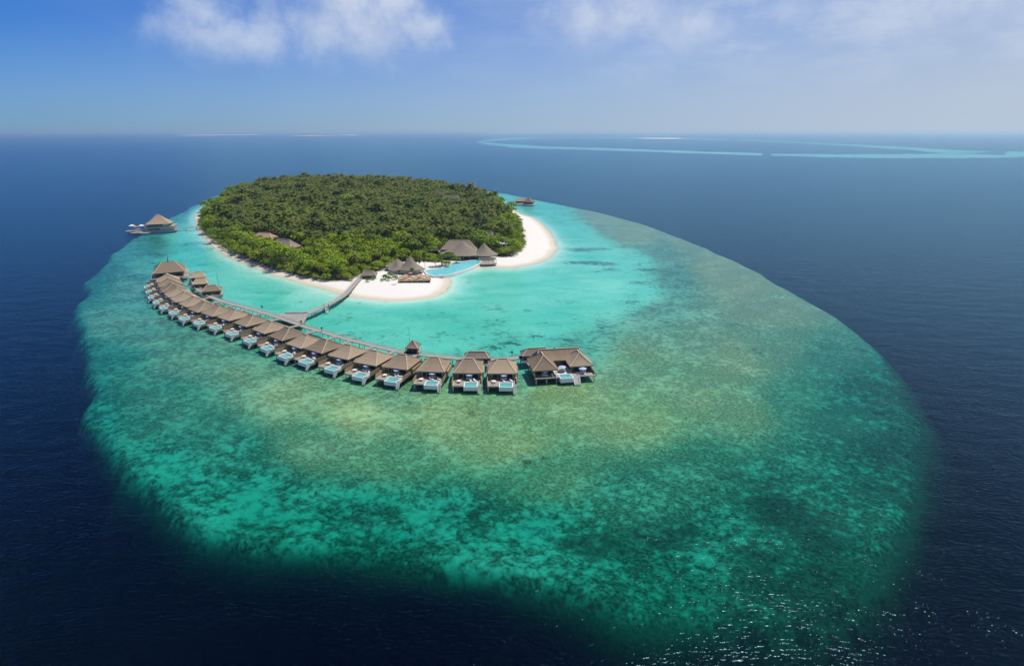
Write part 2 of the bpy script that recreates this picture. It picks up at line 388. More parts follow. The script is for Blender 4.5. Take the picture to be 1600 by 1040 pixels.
# bottom material: sand, coral rubble, algae, coral heads
def bed_material():
    m, t = mat('reef_bottom')
    pos = t('ShaderNodeNewGeometry').outputs['Position']
    p2 = t.vm('MULTIPLY', pos, (1, 1, 0))
    sand = t('ShaderNodeAttribute', attribute_name='sand').outputs['Fac']
    alg = t('ShaderNodeAttribute', attribute_name='algae').outputs['Fac']
    rot = t('ShaderNodeMapping', {'Vector': p2, 'Rotation': (0, 0, R(35)), 'Scale': (1, 1.15, 1)}).outputs[0]
    w = t('ShaderNodeTexNoise', {'Vector': p2, 'Scale': .12, 'Detail': 3.0}).outputs['Color']
    wv = t.vm('ADD', rot, t.vm('MULTIPLY', w, (2.5, 2.5, 0)))
    n1 = t.noise(wv, .28, 5, .62)          # patches some metres across
    n2 = t.noise(wv, .95, 4, .62)
    n3 = t.noise(p2, .055, 4, .6)
    vor = t('ShaderNodeTexVoronoi', {'Vector': wv, 'Scale': .42, 'Randomness': 1.0}, feature='SMOOTH_F1').outputs['Distance']
    n = t.m('ADD', t.m('MULTIPLY', n1, .50), t.m('ADD', t.m('MULTIPLY', n2, .32), t.m('ADD', t.m('MULTIPLY', t.m('SUBTRACT', n3, .2), .5), t.m('MULTIPLY', vor, -.30))))
    # sand share shifts the threshold
    th = t.lin(sand, 0, 1, .63, .22)
    k = t.ss(t.m('SUBTRACT', n, th), -.14, .14)
    wall = t.ss(t.m('MULTIPLY', t('ShaderNodeSeparateXYZ', {0: pos}).outputs['Z'], -1.0), 5.0, 9.0)
    k = t.m('ADD', t.m('MULTIPLY', k, t.m('SUBTRACT', 1.0, wall)), t.m('MULTIPLY', wall, .4))
    coral = t.mix(t.ss(n2, .38, .62), rgb(.10, .10, .070), rgb(.29, .275, .20))
    coral = t.mix(t.m('MULTIPLY', alg, .8), coral, t.mix(t.ss(n2, .35, .65), rgb(.23, .20, .07), rgb(.48, .415, .16)))
    zz = t('ShaderNodeSeparateXYZ', {0: pos}).outputs['Z']
    clean = t.m('MAXIMUM', t.ss(sand, .45, .85), t.m('MULTIPLY', t.m('SUBTRACT', 1.0, t.ss(zz, -3.4, -1.7)), .95))
    pale = t.mix(clean, rgb(.47, .455, .36), rgb(.76, .74, .65))
    sandc = t.mix(t.m('MULTIPLY', alg, .75), pale, rgb(.62, .54, .24))
    c = t.mix(k, coral, sandc)
    # rare dark coral heads
    hd = t.noise(p2, .045, 5, .7)
    hn = t.m('MULTIPLY', t.ss(hd, .62, .67), t.ss(n2, .40, .54))
    c = t.mix(t.m('MULTIPLY', hn, t.lin(sand, .9, 1.0, .85, .35)), c, rgb(.055, .055, .035))
    hh = t('ShaderNodeAttribute', attribute_name='heads').outputs['Fac']
    hk = t.ss(t.m('ADD', hh, t.m('ADD', t.m('MULTIPLY', t.m('SUBTRACT', n1, .5), 4.2), t.m('MULTIPLY', t.m('SUBTRACT', n2, .5), 2.2))), .30, .60)
    c = t.mix(t.m('MULTIPLY', t.m('MULTIPLY', hk, t.ss(hh, .05, .25)), .85), c, t.mix(t.ss(n2, .35, .65), rgb(.03, .03, .02), rgb(.19, .14, .09)))
    z = t('ShaderNodeSeparateXYZ', {0: pos}).outputs['Z']
    # dry and wet sand above the waterline
    dry = t.mix(t.noise(p2, .25, 4, .6), rgb(.64, .61, .55), rgb(.74, .71, .655))
    wet = rgb(.56, .49, .37)
    sh = t.mix(t.ss(z, .12, .75), wet, dry)
    c = t.mix(t.ss(z, -.25, .02), c, sh)
    # litter floor under the grove
    g = t('ShaderNodeAttribute', attribute_name='grove').outputs['Fac']
    c = t.mix(g, c, t.mix(t.noise(p2, .2, 4), rgb(.05, .055, .02), rgb(.12, .10, .05)))
    b = t('ShaderNodeBsdfPrincipled', {'Base Color': c, 'Roughness': .95, 'Specular IOR Level': .1,
          'Normal': t('ShaderNodeBump', {'Strength': .35, 'Distance': .5, 'Height': n2}).outputs[0]})
    t('ShaderNodeOutputMaterial', {'Surface': b.outputs[0]})
    return m

def water_material():
    m, t = mat('sea_water')
    pos = t('ShaderNodeNewGeometry').outputs['Position']
    p = t('ShaderNodeMapping', {'Vector': t.vm('MULTIPLY', pos, (1, 1, 0)), 'Rotation': (0, 0, R(32)), 'Scale': (.45, 1, 1)}).outputs[0]
    w = t('ShaderNodeTexNoise', {'Vector': pos, 'Scale': .05, 'Detail': 2.0}).outputs['Color']
    pw = t.vm('ADD', p, t.vm('MULTIPLY', w, (6, 6, 0)))
    swell = t.noise(pw, .13, 3, .55)
    chop = t.noise(pw, 1.15, 1.8, .5)
    rip = t.noise(t.vm('MULTIPLY', pos, (1, 1, 0)), 2.0, 1, .5)
    gust = t.ss(t.noise(t.vm('MULTIPLY', pos, (.6, 1, 0)), .006, 4, .55), .3, .7)
    b1 = t('ShaderNodeBump', {'Strength': .7, 'Distance': .6, 'Height': swell})
    b2 = t('ShaderNodeBump', {'Strength': .8, 'Distance': .31, 'Height': chop, 'Normal': b1.outputs[0]})
    amt = t.lin(gust, 0, 1, .55, 1.0)
    b3 = t('ShaderNodeBump', {'Strength': amt, 'Distance': .05, 'Height': rip, 'Normal': b2.outputs[0]})
    nrm = b3.outputs[0]
    tr = t('ShaderNodeBsdfTransparent', {'Color': rgb(.99, .99, .99)})
    df = t('ShaderNodeBsdfDiffuse', {'Color': DEEP})
    body = t('ShaderNodeMixShader', {0: BODY, 1: tr.outputs[0], 2: df.outputs[0]})
    gl = t('ShaderNodeBsdfGlossy', {'Color': rgb(.47, .82, 1), 'Roughness': .12, 'Normal': nrm})
    fr = t('ShaderNodeFresnel', {'IOR': 1.33, 'Normal': nrm})
    fac = t.m('MULTIPLY', fr.outputs[0], REFL)
    mx = t('ShaderNodeMixShader', {0: fac, 1: body.outputs[0], 2: gl.outputs[0]})
    va = t('ShaderNodeVolumeAbsorption', {'Color': rgb(1-.41, 1-.085, 1-.108), 'Density': 1.0})
    t('ShaderNodeOutputMaterial', {'Surface': mx.outputs[0], 'Volume': va.outputs[0]})
    return m
DEEP = rgb(.0, .10, .32); BODY = .006; REFL = .86

BED = bed_material(); WATER = water_material()
co, q, landf, S_, A_, SH_ = grid_mesh()
gv = sdist(co[:, 0], co[:, 1], GROVE)
G_ = np.clip(gv/4+.3, 0, 1)
att = {'sand': S_, 'algae': A_, 'grove': G_, 'heads': heads_at(co[:, 0], co[:, 1])}
c1, q1, a1 = compact(co, q[~landf], att)
struct('seabed', mesh_np('seabed', c1, q1, [BED], a1))
c1, q1, a1 = compact(co, q[landf], att)
struct('beach', mesh_np('beach', c1, q1, [BED], a1))

BIG = 70000.0
b = MB(); b.face([(-BIG, -3000, -60.3), (BIG, -3000, -60.3), (BIG, BIG, -60.3), (-BIG, BIG, -60.3)])
dk = pbr('abyssal_silt', (.10, .10, .09), .95, .02, .3, .1)
struct('ocean_floor', b.mesh('ocean_floor', dk))
b = MB(); b.box(-BIG, BIG, -3000, BIG, -61, 0)
struct('sea', b.mesh('sea', WATER))
hm, t = mat('haze_air')
pv = t('ShaderNodeVolumePrincipled', {'Color': rgb(.80, .92, 1.0), 'Density': HAZE_DENSITY, 'Anisotropy': .6})
t('ShaderNodeOutputMaterial', {'Volume': pv.outputs[0]})
b = MB(); b.box(-BIG-10, BIG+10, -3010, BIG+10, -62, H+6)
hz = link('haze', b.mesh('haze', hm)); hz['kind'] = 'stuff'; hz.display_type = 'WIRE'

# ---------------------------------------------------------------- far atoll and islets on the horizon
def ribbon_far(name, pts, widths, z0):
    me = bpy.data.meshes.new(name); v = []; f = []
    n = len(pts)
    for i, ((u, vv), w) in enumerate(zip(pts, widths)):
        v.append(tuple(at(u, vv-w, 0)[:2])+(z0,)); v.append(tuple(at(u, vv+w, 0)[:2])+(z0,))
    for i in range(n-1): f.append((2*i, 2*i+1, 2*i+3, 2*i+2))
    return v, f

def shoal(name, pts, widths, mate, top=-.045):
    """a bank: flat crown just under the surface with sloping flanks down to the sea floor"""
    v = []; f = []; n = len(pts)
    for (u, vv), w in zip(pts, widths):
        a = at(u, vv-w); c = at(u, vv+w)
        d = (c-a); 
        v += [tuple(a-d*.6-Vector((0, 0, 60))), tuple(a)[:2]+(top,), tuple(c)[:2]+(top,), tuple(c+d*.3-Vector((0, 0, 60)))]
    for i in range(n-1):
        for k in range(3): f.append((4*i+k, 4*i+k+1, 4*i+k+5, 4*i+k+4))
    me = bpy.data.meshes.new(name); me.from_pydata(v, [], f); me.materials.append(mate); me.update()
    o = struct(name, me); return o
atoll_m = pbr('atoll_sand', (.48, .54, .46), .95, .004, .25, .1)
isl_m = pbr('pale_sand', (.85, .82, .74), .95)
def bank_line(pts, w0, top, seed):
    """resample a reef line and let its width wander and break"""
    g = np.random.default_rng(seed); P_, W_ = [], []
    runs = []
    for i in range(len(pts)-1):
        (u0, v0, a0), (u1, v1, a1_) = pts[i], pts[i+1]; n = max(2, int((u1-u0 if u1 > u0 else u0-u1)/9))
        for k in range(n):
            q_ = k/n; P_.append((u0+(u1-u0)*q_, v0+(v1-v0)*q_+g.normal()*.07)); W_.append(max(.12, (a0+(a1_-a0)*q_)*w0*1.15*(.8+.45*g.random())))
    cut = sorted(int(x) for x in g.choice(np.arange(6, len(P_)-6), 1, replace=False)); st_ = 0
    for c_ in cut+[len(P_)]:
        if c_-st_ > 3: shoal('reef_bank', P_[st_:c_+1], W_[st_:c_+1], atoll_m, top)
        st_ = c_
bank_line([(746, 222, .6), (765, 225, 1.5), (800, 228, 1.8), (850, 230.5, 1.3), (920, 232.5, 1.2), (1000, 235, 1.1), (1100, 238.5, 1.2), (1200, 241.5, 1.3)], 1.15, -.055, 3)
bank_line([(1205, 241.6, 1.2), (1300, 243.5, 1.6), (1400, 244, 2.2), (1500, 243.2, 2.8), (1600, 241, 3.2), (1750, 238, 3)], 1.15, -.085, 4)
bank_line([(747, 221.5, .6), (775, 218.5, 1.7), (810, 216.6, 1.3), (860, 215.6, .6), (930, 215.0, .5), (1000, 215.6, .7), (1060, 216.6, .7), (1150, 219, .5)], .85, -.05, 5)
bank_line([(1152, 219, .5), (1250, 223, .5), (1350, 228, 1.0), (1420, 232, 1.6), (1480, 237, 2.0), (1580, 240.5, 1.6)], 1.15, -.085, 6)
def islet(name, u0, u1, v, w, mate, z=2.0):
    a = at((u0+u1)/2, v); hw = (at(u1, v)-at(u0, v)).x/2; dep = (at(u0, v-w).y-at(u0, v+w).y)/2
    vs = [(a.x, a.y, z)]; n = 28; fs = []
    for k, (r, zz) in enumerate(((.6, z*.9), (1, -1))):
        for i in range(n):
            th = 2*math.pi*i/n; rr = r*(1+.12*math.sin(3*th+u0))
            vs.append((a.x+hw*rr*math.cos(th), a.y+dep*rr*math.sin(th), zz))
    for i in range(n):
        j = (i+1) % n; fs += [(0, 1+i, 1+j), (1+i, 1+n+i, 1+n+j, 1+j)]
    me = bpy.data.meshes.new(name); me.from_pydata(vs, [], fs); me.materials.append(mate); me.update()
    return struct(name, me)
islet('sandbank', 992, 1075, 216.2, .5, isl_m)
islet('sandbank', 290, 348, 211.2, .45, isl_m); islet('sandbank', 352, 400, 210.6, .45, isl_m)
islet('sandbank', 460, 522, 211.6, .45, isl_m); islet('sandbank', 530, 560, 211.3, .3, isl_m); islet('sandbank', -6, 8, 205.9, .1, isl_m)
islet('sandbank', 50, 135, 206.6, .07, isl_m)
wm = pbr('far_wood', (.035, .06, .025), .9, .01, .3, .1)
def far_wood(u0, u1, v, hgt):
    """low wood on a far islet: a lumpy mound"""
    a = at((u0+u1)/2, v-.15); hw = (at(u1, v)-at(u0, v)).x/2; vs = []; fs = []; nx, ny = 40, 5
    for j in range(ny):
        for i in range(nx):
            s = i/(nx-1)*2-1; r = j/(ny-1)*2-1
            e = max(0, 1-s*s)**.35*max(0, 1-r*r)**.4
            vs.append((a.x+hw*s, a.y+r*350, e*hgt*(.75+.5*random.random())))
    for j in range(ny-1):
        for i in range(nx-1): fs.append((j*nx+i, j*nx+i+1, (j+1)*nx+i+1, (j+1)*nx+i))
    me = bpy.data.meshes.new('far_wood'); me.from_pydata(vs, [], fs); me.materials.append(wm); me.update()
    o = link('far_wood', me); o['kind'] = 'stuff'
far_wood(468, 516, 211.2, 26); far_wood(345, 395, 209.4, 14); far_wood(60, 150, 206.2, 22)

# ---------------------------------------------------------------- roofs and villas
def roof_mesh(w, d, z0, z1, ridge, along='x', thick=.35, sag=.35, name='roof', mats=None, seg=4, cx=0, cy=0):
    """hipped thatch: eaves w x d at z0, ridge of length ridge at z1, slopes slightly hollow"""
    mb = MB()
    rings = []
    for k in range(seg+1):
        t = k/seg; z = z0+(z1-z0)*t-sag*math.sin(math.pi*t)
        if along == 'x': hx = (w/2)*(1-t)+(ridge/2)*t; hy = (d/2)*(1-t)+.02*t
        else: hx = (w/2)*(1-t)+.02*t; hy = (d/2)*(1-t)+(ridge/2)*t
        rings.append([(cx-hx, cy-hy, z), (cx+hx, cy-hy, z), (cx+hx, cy+hy, z), (cx-hx, cy+hy, z)])
    lo = [(x, y, z-thick) for x, y, z in rings[0]]
    allr = [lo]+rings
    for r in allr: mb.v += r
    for k in range(len(allr)-1):
        for i in range(4):
            j = (i+1) % 4; mb.f.append((4*k+i, 4*k+j, 4*k+4+j, 4*k+4+i)); mb.mi.append(0)
    mb.f.append(tuple(4*(len(allr)-1)+i for i in range(4))); mb.mi.append(0)
    mb.f.append((3, 2, 1, 0)); mb.mi.append(0)
    cap = MB()
    for i in range(4):
        for k in range(seg):
            cap.bar(rings[k][i], rings[k+1][i], .38, .16)
    top = rings[-1]
    if along == 'x': cap.bar(((top[0][0]), cy, z1-.02), ((top[1][0]), cy, z1-.02), .5, .22)
    else: cap.bar((cx, top[0][1], z1-.02), (cx, top[2][1], z1-.02), .5, .22)
    return mb.mesh(name, mats or M['thatch']), cap.mesh('ridge_cap', M['thatch_cap'])

def add_roof(parent, *a, mats=None, **k):
    r, c = roof_mesh(*a, mats=mats, **k)
    o = link('roof', r, parent); link('ridge_cap', c, o); return o

def pool_part(parent, x0, x1, y0, y1, z0, z1, rim=.35):
    mb = MB()
    mb.box(x0, x1, y0, y0+rim, z0, z1).box(x0, x1, y1-rim, y1, z0, z1).box(x0, x0+rim, y0+rim, y1-rim, z0, z1).box(x1-rim, x1, y0+rim, y1-rim, z0, z1)
    mb.box(x0+rim, x1-rim, y0+rim, y1-rim, z0, z0+.3)
    bs = link('pool_basin', mb.mesh('pool_basin', M['white']), parent)
    w = MB(); w.box(x0+rim+.002, x1-rim-.002, y0+rim+.002, y1-rim-.002, z0+.31, z1-.12)
    link('pool_water', w.mesh('pool_water', M['poolwater']), bs)
    s = MB(); s.box(x0+rim+.01, x1-rim-.01, y1-rim-1.2, y1-rim-.75, z1-.118, z1-.09).box(x0+rim+.01, x1-rim-.01, y0+rim+.75, y0+rim+1.0, z1-.118, z1-.09)
    link('pool_ledge', s.mesh('pool_ledge', M['darktile']), bs)

def pool_water_mat(name, c):
    m, t = mat(name)
    n = t.noise(t('ShaderNodeTexCoord').outputs['Object'], 1.3, 4, .6)
    cc = t.mix(t.ss(n, .35, .65), rgb(*[x*.85 for x in c]), rgb(*[min(1, x*1.15) for x in c]))
    p = t('ShaderNodeBsdfPrincipled', {'Base Color': cc, 'Roughness': .08, 'Specular IOR Level': .5, 'IOR': 1.33,
        'Normal': t('ShaderNodeBump', {'Strength': .15, 'Distance': .1, 'Height': n}).outputs[0]})
    t('ShaderNodeOutputMaterial', {'Surface': p.outputs[0]}); return m
M['poolwater'] = pool_water_mat('plunge_pool_water', (.13, .44, .42))
M['bigpoolwater'] = pool_water_mat('large_pool_water', (.16, .56, .60))

pile_me = MB().cyl((0, 0, -3.5), (0, 0, 2.0), .17, .17, 6).mesh('stilt', M['pile'])
palepile_me = MB().cyl((0, 0, -3.5), (0, 0, 2.0), .2, .2, 6).mesh('stilt', M['palepost'])
post_me = MB().cyl((0, 0, 2.3), (0, 0, 5.2), .12, .12, 6).mesh('post', M['timber'])

def make_villa():
    r = thing('water_villa', 'x', 'villa')
    add_roof(r, 12.0, 14.0, 5.3, 9.2, 3.8)
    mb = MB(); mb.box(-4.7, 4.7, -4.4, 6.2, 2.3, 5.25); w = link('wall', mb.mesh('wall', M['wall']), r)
    for x in (-3.1, -1.0, 1.1, 3.2):
        g = MB(); g.box(x-.95, x+.95, -4.46, -4.405, 2.4, 4.7); link('glass_door', g.mesh('glass_door', M['glass']), w)
    boxes('curtain', [(-4.6, -4.1, -4.62, -4.5, 2.4, 4.8), (4.2, 4.6, -4.62, -4.5, 2.4, 4.8)], M['render'], w)
    d = MB(); d.box(-6.0, 5.9, -13.2, 7.0, 1.95, 2.28); link('deck', d.mesh('deck', M['deck']), r)
    d = MB(); d.box(-6.1, 6.0, -13.4, -13.203, 1.75, 2.3); link('fascia', d.mesh('fascia', M['deck']), r)
    pool_part(r, -1.2, 4.4, -14.6, -9.6, .7, 2.45)
    boxes('privacy_screen', [(-6.09, -5.91, -12.8, -4.5, 2.285, 3.9), (5.76, 5.94, -11.2, -4.5, 2.285, 3.8)], M['timber'], r)
    boxes('side_room', [(-6.6, -4.72, -3.6, 5.0, 2.3, 4.1), (4.72, 6.5, -3.0, 5.0, 2.3, 4.1)], M['timber'], r)
    boxes('side_deck', [(-6.7, -6.01, -3.8, 5.2, 1.96, 2.275), (5.91, 6.6, -3.2, 5.2, 1.96, 2.275)], M['deck'], r)
    st = MB()
    for k in range(8): st.box(4.7, 5.6, -13.65-.26*k, -13.41-.26*k, 1.9-.3*k, 2.0-.3*k)
    for x in (4.62, 5.68):
        st.bar((x, -13.42, 2.0), (x, -15.5, -.4), .1, .22); st.bar((x, -13.42, 3.0), (x, -15.4, .6), .07, .08)
        for k in range(4): st.cyl((x, -13.5-.6*k, 1.9-.7*k), (x, -13.5-.6*k, 3.0-.72*k), .06)
    link('stair', st.mesh('stair', M['white']), r)
    rl = MB()
    for k in range(5): rl.cyl((-5.8+1.1*k, -13.1, 2.28), (-5.8+1.1*k, -13.1, 3.1), .06)
    rl.bar((-5.9, -13.1, 3.1), (-1.3, -13.1, 3.1), .1, .08); link('railing', rl.mesh('railing', M['palepost']), r)
    for x in (-5.6, -1.0, 4.3):
        for y in (-12.9, -7.5, 0, 5.8):
            link('stilt', palepile_me if y < -12 else pile_me, r, (x, y, 0))
    for x in (-5.2, -1.8, 1.8, 5.2): link('post', post_me, r, (x, -6.6, 0))
    return r

def make_daybed():
    r = thing('daybed', 'x', 'daybed')
    mb = MB(); mb.box(-1.3, 1.3, -.9, .9, .1, .55); link('base', mb.mesh('base', M['timber']), r)
    mb = MB(); mb.box(-1.25, 1.25, -.85, .85, .55, .8); link('mattress', mb.mesh('mattress', M['white']), r)
    mb = MB()
    n = 8
    for i in range(n):
        a0 = 2*math.pi*i/n; a1_ = 2*math.pi*(i+1)/n
        mb.face([(1.7*math.cos(a0), 1.7*math.sin(a0), 2.1), (1.7*math.cos(a1_), 1.7*math.sin(a1_), 2.1), (0, 0, 2.75)])
        mb.face([(0, 0, 2.6), (1.7*math.cos(a1_), 1.7*math.sin(a1_), 2.0), (1.7*math.cos(a0), 1.7*math.sin(a0), 2.0)])
    link('canopy', mb.mesh('canopy', M['blue']), r)
    mb = MB(); mb.cyl((0, 0, .1), (0, 0, 2.65), .05); link('pole', mb.mesh('pole', M['white']), r)
    return r

def make_lounger():
    r = thing('sun_lounger', 'x', 'sun lounger')
    mb = MB(); mb.box(-.38, .38, -1.0, .5, .28, .42); mb.face([(-.38, .5, .42), (.38, .5, .42), (.38, 1.1, .9), (-.38, 1.1, .9)]); mb.face([(-.38, 1.1, .78), (.38, 1.1, .78), (.38, .5, .3), (-.38, .5, .3)])
    link('cushion', mb.mesh('cushion', M['white']), r)
    lg = MB().box(-.04, .04, -.04, .04, 0, .28).mesh('leg', M['timber'])
    for x in (-.33, .33):
        for y in (-.9, .45): link('leg', lg, r, (x, y, 0))
    return r

def make_table():
    r = thing('round_table', 'x', 'table')
    mb = MB(); mb.cyl((0, 0, .7), (0, 0, .78), .95, .95, 14); link('tabletop', mb.mesh('tabletop', M['white']), r)
    mb = MB(); mb.cyl((0, 0, 0), (0, 0, .7), .12, .08, 8); link('pedestal', mb.mesh('pedestal', M['timber']), r)
    for a in (.6, 2.7):
        mb = MB(); x, y = 1.5*math.cos(a), 1.5*math.sin(a); mb.box(x-.3, x+.3, y-.3, y+.3, .35, .5).box(x-.3, x+.3, y+.22, y+.3, .5, .95)
        link('stool', mb.mesh('stool', M['timber']), r)
    return r

VILLAS = [(785, 560), (732, 559.5), (678, 557.5), (628, 553), (584, 547), (544, 538), (507, 529), (477, 522), (449, 511), (422, 501), (393, 491), (366, 482.5),
          (341, 476.5), (318.5, 470.5), (303, 463), (288, 456), (277.5, 449), (269, 442), (264.5, 434.5), (261, 427.7)]
VP = [at(u, v, 9.2) for u, v in VILLAS]
ORD = ['first', 'second', 'third', 'fourth', 'fifth', 'sixth', 'seventh', 'eighth', 'ninth', 'tenth', 'eleventh', 'twelfth', 'thirteenth', 'fourteenth', 'fifteenth',
       'sixteenth', 'seventeenth', 'eighteenth', 'nineteenth', 'twentieth']
villa0 = make_villa(); kids(villa0)
bed0 = make_daybed(); kids(bed0); lo0 = make_lounger(); kids(lo0); tb0 = make_table(); kids(tb0)
def inst(proto, first, **kw):
    return proto if first else copy_tree(proto)
VROT = []
for i in range(20):
    a = VP[max(i-2, 0)]; b_ = VP[min(i+2, 19)]
    if i <= 2: ang = R((0, 0, -6)[i])
    else:
        tdir = (a-b_); ang = math.atan2(tdir.y, tdir.x)
    VROT.append(ang)
for i in range(20):
    o = inst(villa0, i == 0); o.location = (VP[i].x, VP[i].y, 0); o.rotation_euler[2] = VROT[i]
    o.scale = (1, 1, 1)
    o['label'] = ('%s thatched water villa along the row counting from the double villa' % ORD[i]) if i < 19 else 'farthest thatched water villa of the row, tucked under the large hipped roof'
    o['group'] = 'thatched water villas in the curved row'
    rm = Matrix.Rotation(VROT[i], 4, 'Z')
    def put(proto, x, y, rz, label, group, first):
        c = inst(proto, first); c.location = VP[i]+rm @ Vector((x, y, 0)); c.location.z = 2.285; c.rotation_euler[2] = VROT[i]+rz
        c['label'] = label; c['group'] = group
    put(bed0, .6, -6.3, 0, 'pale blue canopied daybed under the eave of the %s villa from the double villa' % ORD[i], 'canopied daybeds on the villa decks', i == 0)
    put(lo0, 1.0+random.uniform(-.5, .3), -8.3+random.uniform(-.4, .4), random.uniform(.2, 1.8), 'left white lounger behind the pool of the %s villa from the double villa' % ORD[i], 'white loungers on the villa decks', i == 0)
    put(lo0, 3.4+random.uniform(-.3, .5), -8.3+random.uniform(-.4, .4), random.uniform(.2, 1.8), 'right white lounger behind the pool of the %s villa from the double villa' % ORD[i], 'white loungers on the villa decks', False)
    put(tb0, -3.4, -9.6, random.random()*2, 'round white table left of the pool of the %s villa from the double villa' % ORD[i], 'round tables on the villa decks', i == 0)

# ---------------------------------------------------------------- walkways and jetties
def walkway(name, label, cat, pts, width, z, rail=0.9, pile_step=7.0, group=None, mat_=None, rails=(1, 1), roll=1.0):
    root = thing(name, label, cat, (pts[0].x, pts[0].y, 0), group=group)
    o0 = Vector((pts[0].x, pts[0].y, 0))
    # resample along a Catmull-Rom curve
    pp = [Vector((p.x, p.y, 0)) for p in pts]; out = []
    for i in range(len(pp)-1):
        p0 = pp[max(i-1, 0)]; p1 = pp[i]; p2 = pp[i+1]; p3 = pp[min(i+2, len(pp)-1)]
        n = max(1, int((p2-p1).length/4.0))
        for k in range(n):
            s = k/n; out.append(.5*((2*p1)+(-p0+p2)*s+(2*p0-5*p1+4*p2-p3)*s*s+(-p0+3*p1-3*p2+p3)*s**3))
    out.append(pp[-1]); out = [p-o0 for p in out]
    L, Rr = [], []
    for i, p in enumerate(out):
        d = (out[min(i+1, len(out)-1)]-out[max(i-1, 0)]).normalized(); nn = Vector((-d.y, d.x, 0))
        L.append(p+nn*width/2); Rr.append(p-nn*width/2)
    mb = MB(); n = len(out)
    for i in range(n): 
        for q_, zz in ((L[i], z), (Rr[i], z), (Rr[i], z-.35), (L[i], z-.35)): mb.v.append((q_.x, q_.y, zz))
    for i in range(n-1):
        for k in range(4): mb.f.append((4*i+k, 4*i+(k+1) % 4, 4*i+4+(k+1) % 4, 4*i+4+k)); mb.mi.append(0)
    mb.f.append((0, 1, 2, 3)); mb.f.append((4*n-1, 4*n-2, 4*n-3, 4*n-4)); mb.mi += [0, 0]
    link('deck', mb.mesh('deck', mat_ or M['walk']), root)
    if rail:
        for side, on in zip((L, Rr), rails):
            if not on: continue
            rb = MB()
            for i in range(n-1):
                a = Vector((side[i].x, side[i].y, z+rail)); c = Vector((side[i+1].x, side[i+1].y, z+rail))
                rb.bar(a, c, .12, .1); rb.bar(a-Vector((0, 0, .45)), c-Vector((0, 0, .45)), .06, .08)
                rb.cyl((side[i].x, side[i].y, z), (side[i].x, side[i].y, z+rail), .06, None, 4)
            link('railing', rb.mesh('railing', M['palepost']), root)
    acc = 0; cnt = 0
    for i in range(1, n):
        acc += (out[i]-out[i-1]).length
        if acc >= pile_step and cnt < 140:
            acc = 0
            for s in (L[i], Rr[i]):
                k = s*.92+out[i]*.08
                link('stilt', pile_me, root, (k.x, k.y, z-2.3)); cnt += 1
    return root
ZW = 2.2
WALK = [(331, 464), (352, 471.5), (378, 478.5), (404, 485.5), (430, 494), (455, 502), (480, 511), (508, 519), (536, 527.5), (565, 535), (595, 542.5), (625, 548.5), (655, 553), (690, 557), (720, 559.5), (750, 561), (785, 561), (815, 557.5), (845, 552.5), (868, 552)]
walk_pts = [at(u, v, ZW) for u, v in WALK]
walkway('boardwalk', 'long curved grey boardwalk running behind the row of thatched villas', 'boardwalk', walk_pts, 3.4, ZW, .9, 8, rails=(1, 0))
# approaches from the boardwalk to the villas
W2 = [Vector((p.x, p.y, 0)) for p in walk_pts]
fine = []
for i in range(len(W2)-1):
    for k in range(10): fine.append(W2[i].lerp(W2[i+1], k/10))
for i in range(20):
    c = Vector((VP[i].x, VP[i].y, 0)); back = c+Matrix.Rotation(VROT[i], 4, 'Z') @ Vector((-3.2, 7.05, 0))
    tgt = min(fine, key=lambda p: (p-back).length)
    if (tgt-back).length > 26 or i > 15: continue
    d = (back-tgt).normalized()
    o = MB(); o.bar((0, 0, 1.86), (back-tgt).xyz+Vector((0, 0, 1.86)), 2.2, .3)
    if (back-tgt).length < 2.5: continue
    s = tgt+d*1.75
    mb = MB(); mb.bar((0, 0, 1.86), tuple((back-s).xy)+(1.86,), 2.2, .3)
    e = thing('footbridge', 'short footbridge from the boardwalk to the %s villa from the double villa' % ORD[i], 'footbridge', (s.x, s.y, 0), group='short footbridges to the villas')
    link('deck', mb.mesh('deck', M['walk']), e)
    mb = MB(); nd = Vector((-d.y, d.x, 0)); dd = back-s
    mb.bar(tuple((nd*1.0).xy)+(2.9,), tuple((nd*1.0+dd).xy)+(2.9,), .1, .1)
    link('railing', mb.mesh('railing', M['palepost']), e)
    for q_ in (.3, .8): link('stilt', pile_me, e, tuple((dd*q_).xy)+(-.1,))

JET = [(452, 500), (470, 494), (490, 486), (508, 478), (526, 468.5), (540, 459), (549, 449), (558, 439), (566, 431)]
jet = walkway('jetty', 'curved wooden jetty linking the boardwalk to the white beach', 'jetty', [at(u, v, ZW) for u, v in JET], 3.6, ZW+.01, 1.0, 8)
a, b_, c_ = at(427, 491, ZW), at(474, 505.5, ZW), at(482, 489.5, ZW); a2 = at(446, 490, ZW)
mb = MB(); o0 = a
for zz in (ZW+.02, ZW-.3): mb.v += [tuple((p-o0).xy)+(zz,) for p in (a, b_, c_, a2)]
mb.f += [(0, 1, 2, 3), (7, 6, 5, 4), (0, 4, 5, 1), (1, 5, 6, 2), (2, 6, 7, 3), (3, 7, 4, 0)]; mb.mi += [0]*6
e = thing('landing_platform', 'flared grey timber platform where the jetty meets the boardwalk', 'platform', (a.x, a.y, 0))
link('deck', mb.mesh('deck', M['walk']), e)
mb = MB(); p1, p2 = (a-o0), (a2-o0); p3 = c_-o0
mb.bar(tuple(p2.xy)+(2.3,), tuple(p3.xy)+(2.3,), .35, 1.0); link('parapet', mb.mesh('parapet', M['white']), e)
for q_ in (a, b_, c_, a2): link('stilt', pile_me, e, tuple((q_-o0).xy*.0 if False else ((q_.x-o0.x)*.95, (q_.y-o0.y)*.95))+(-.1,))
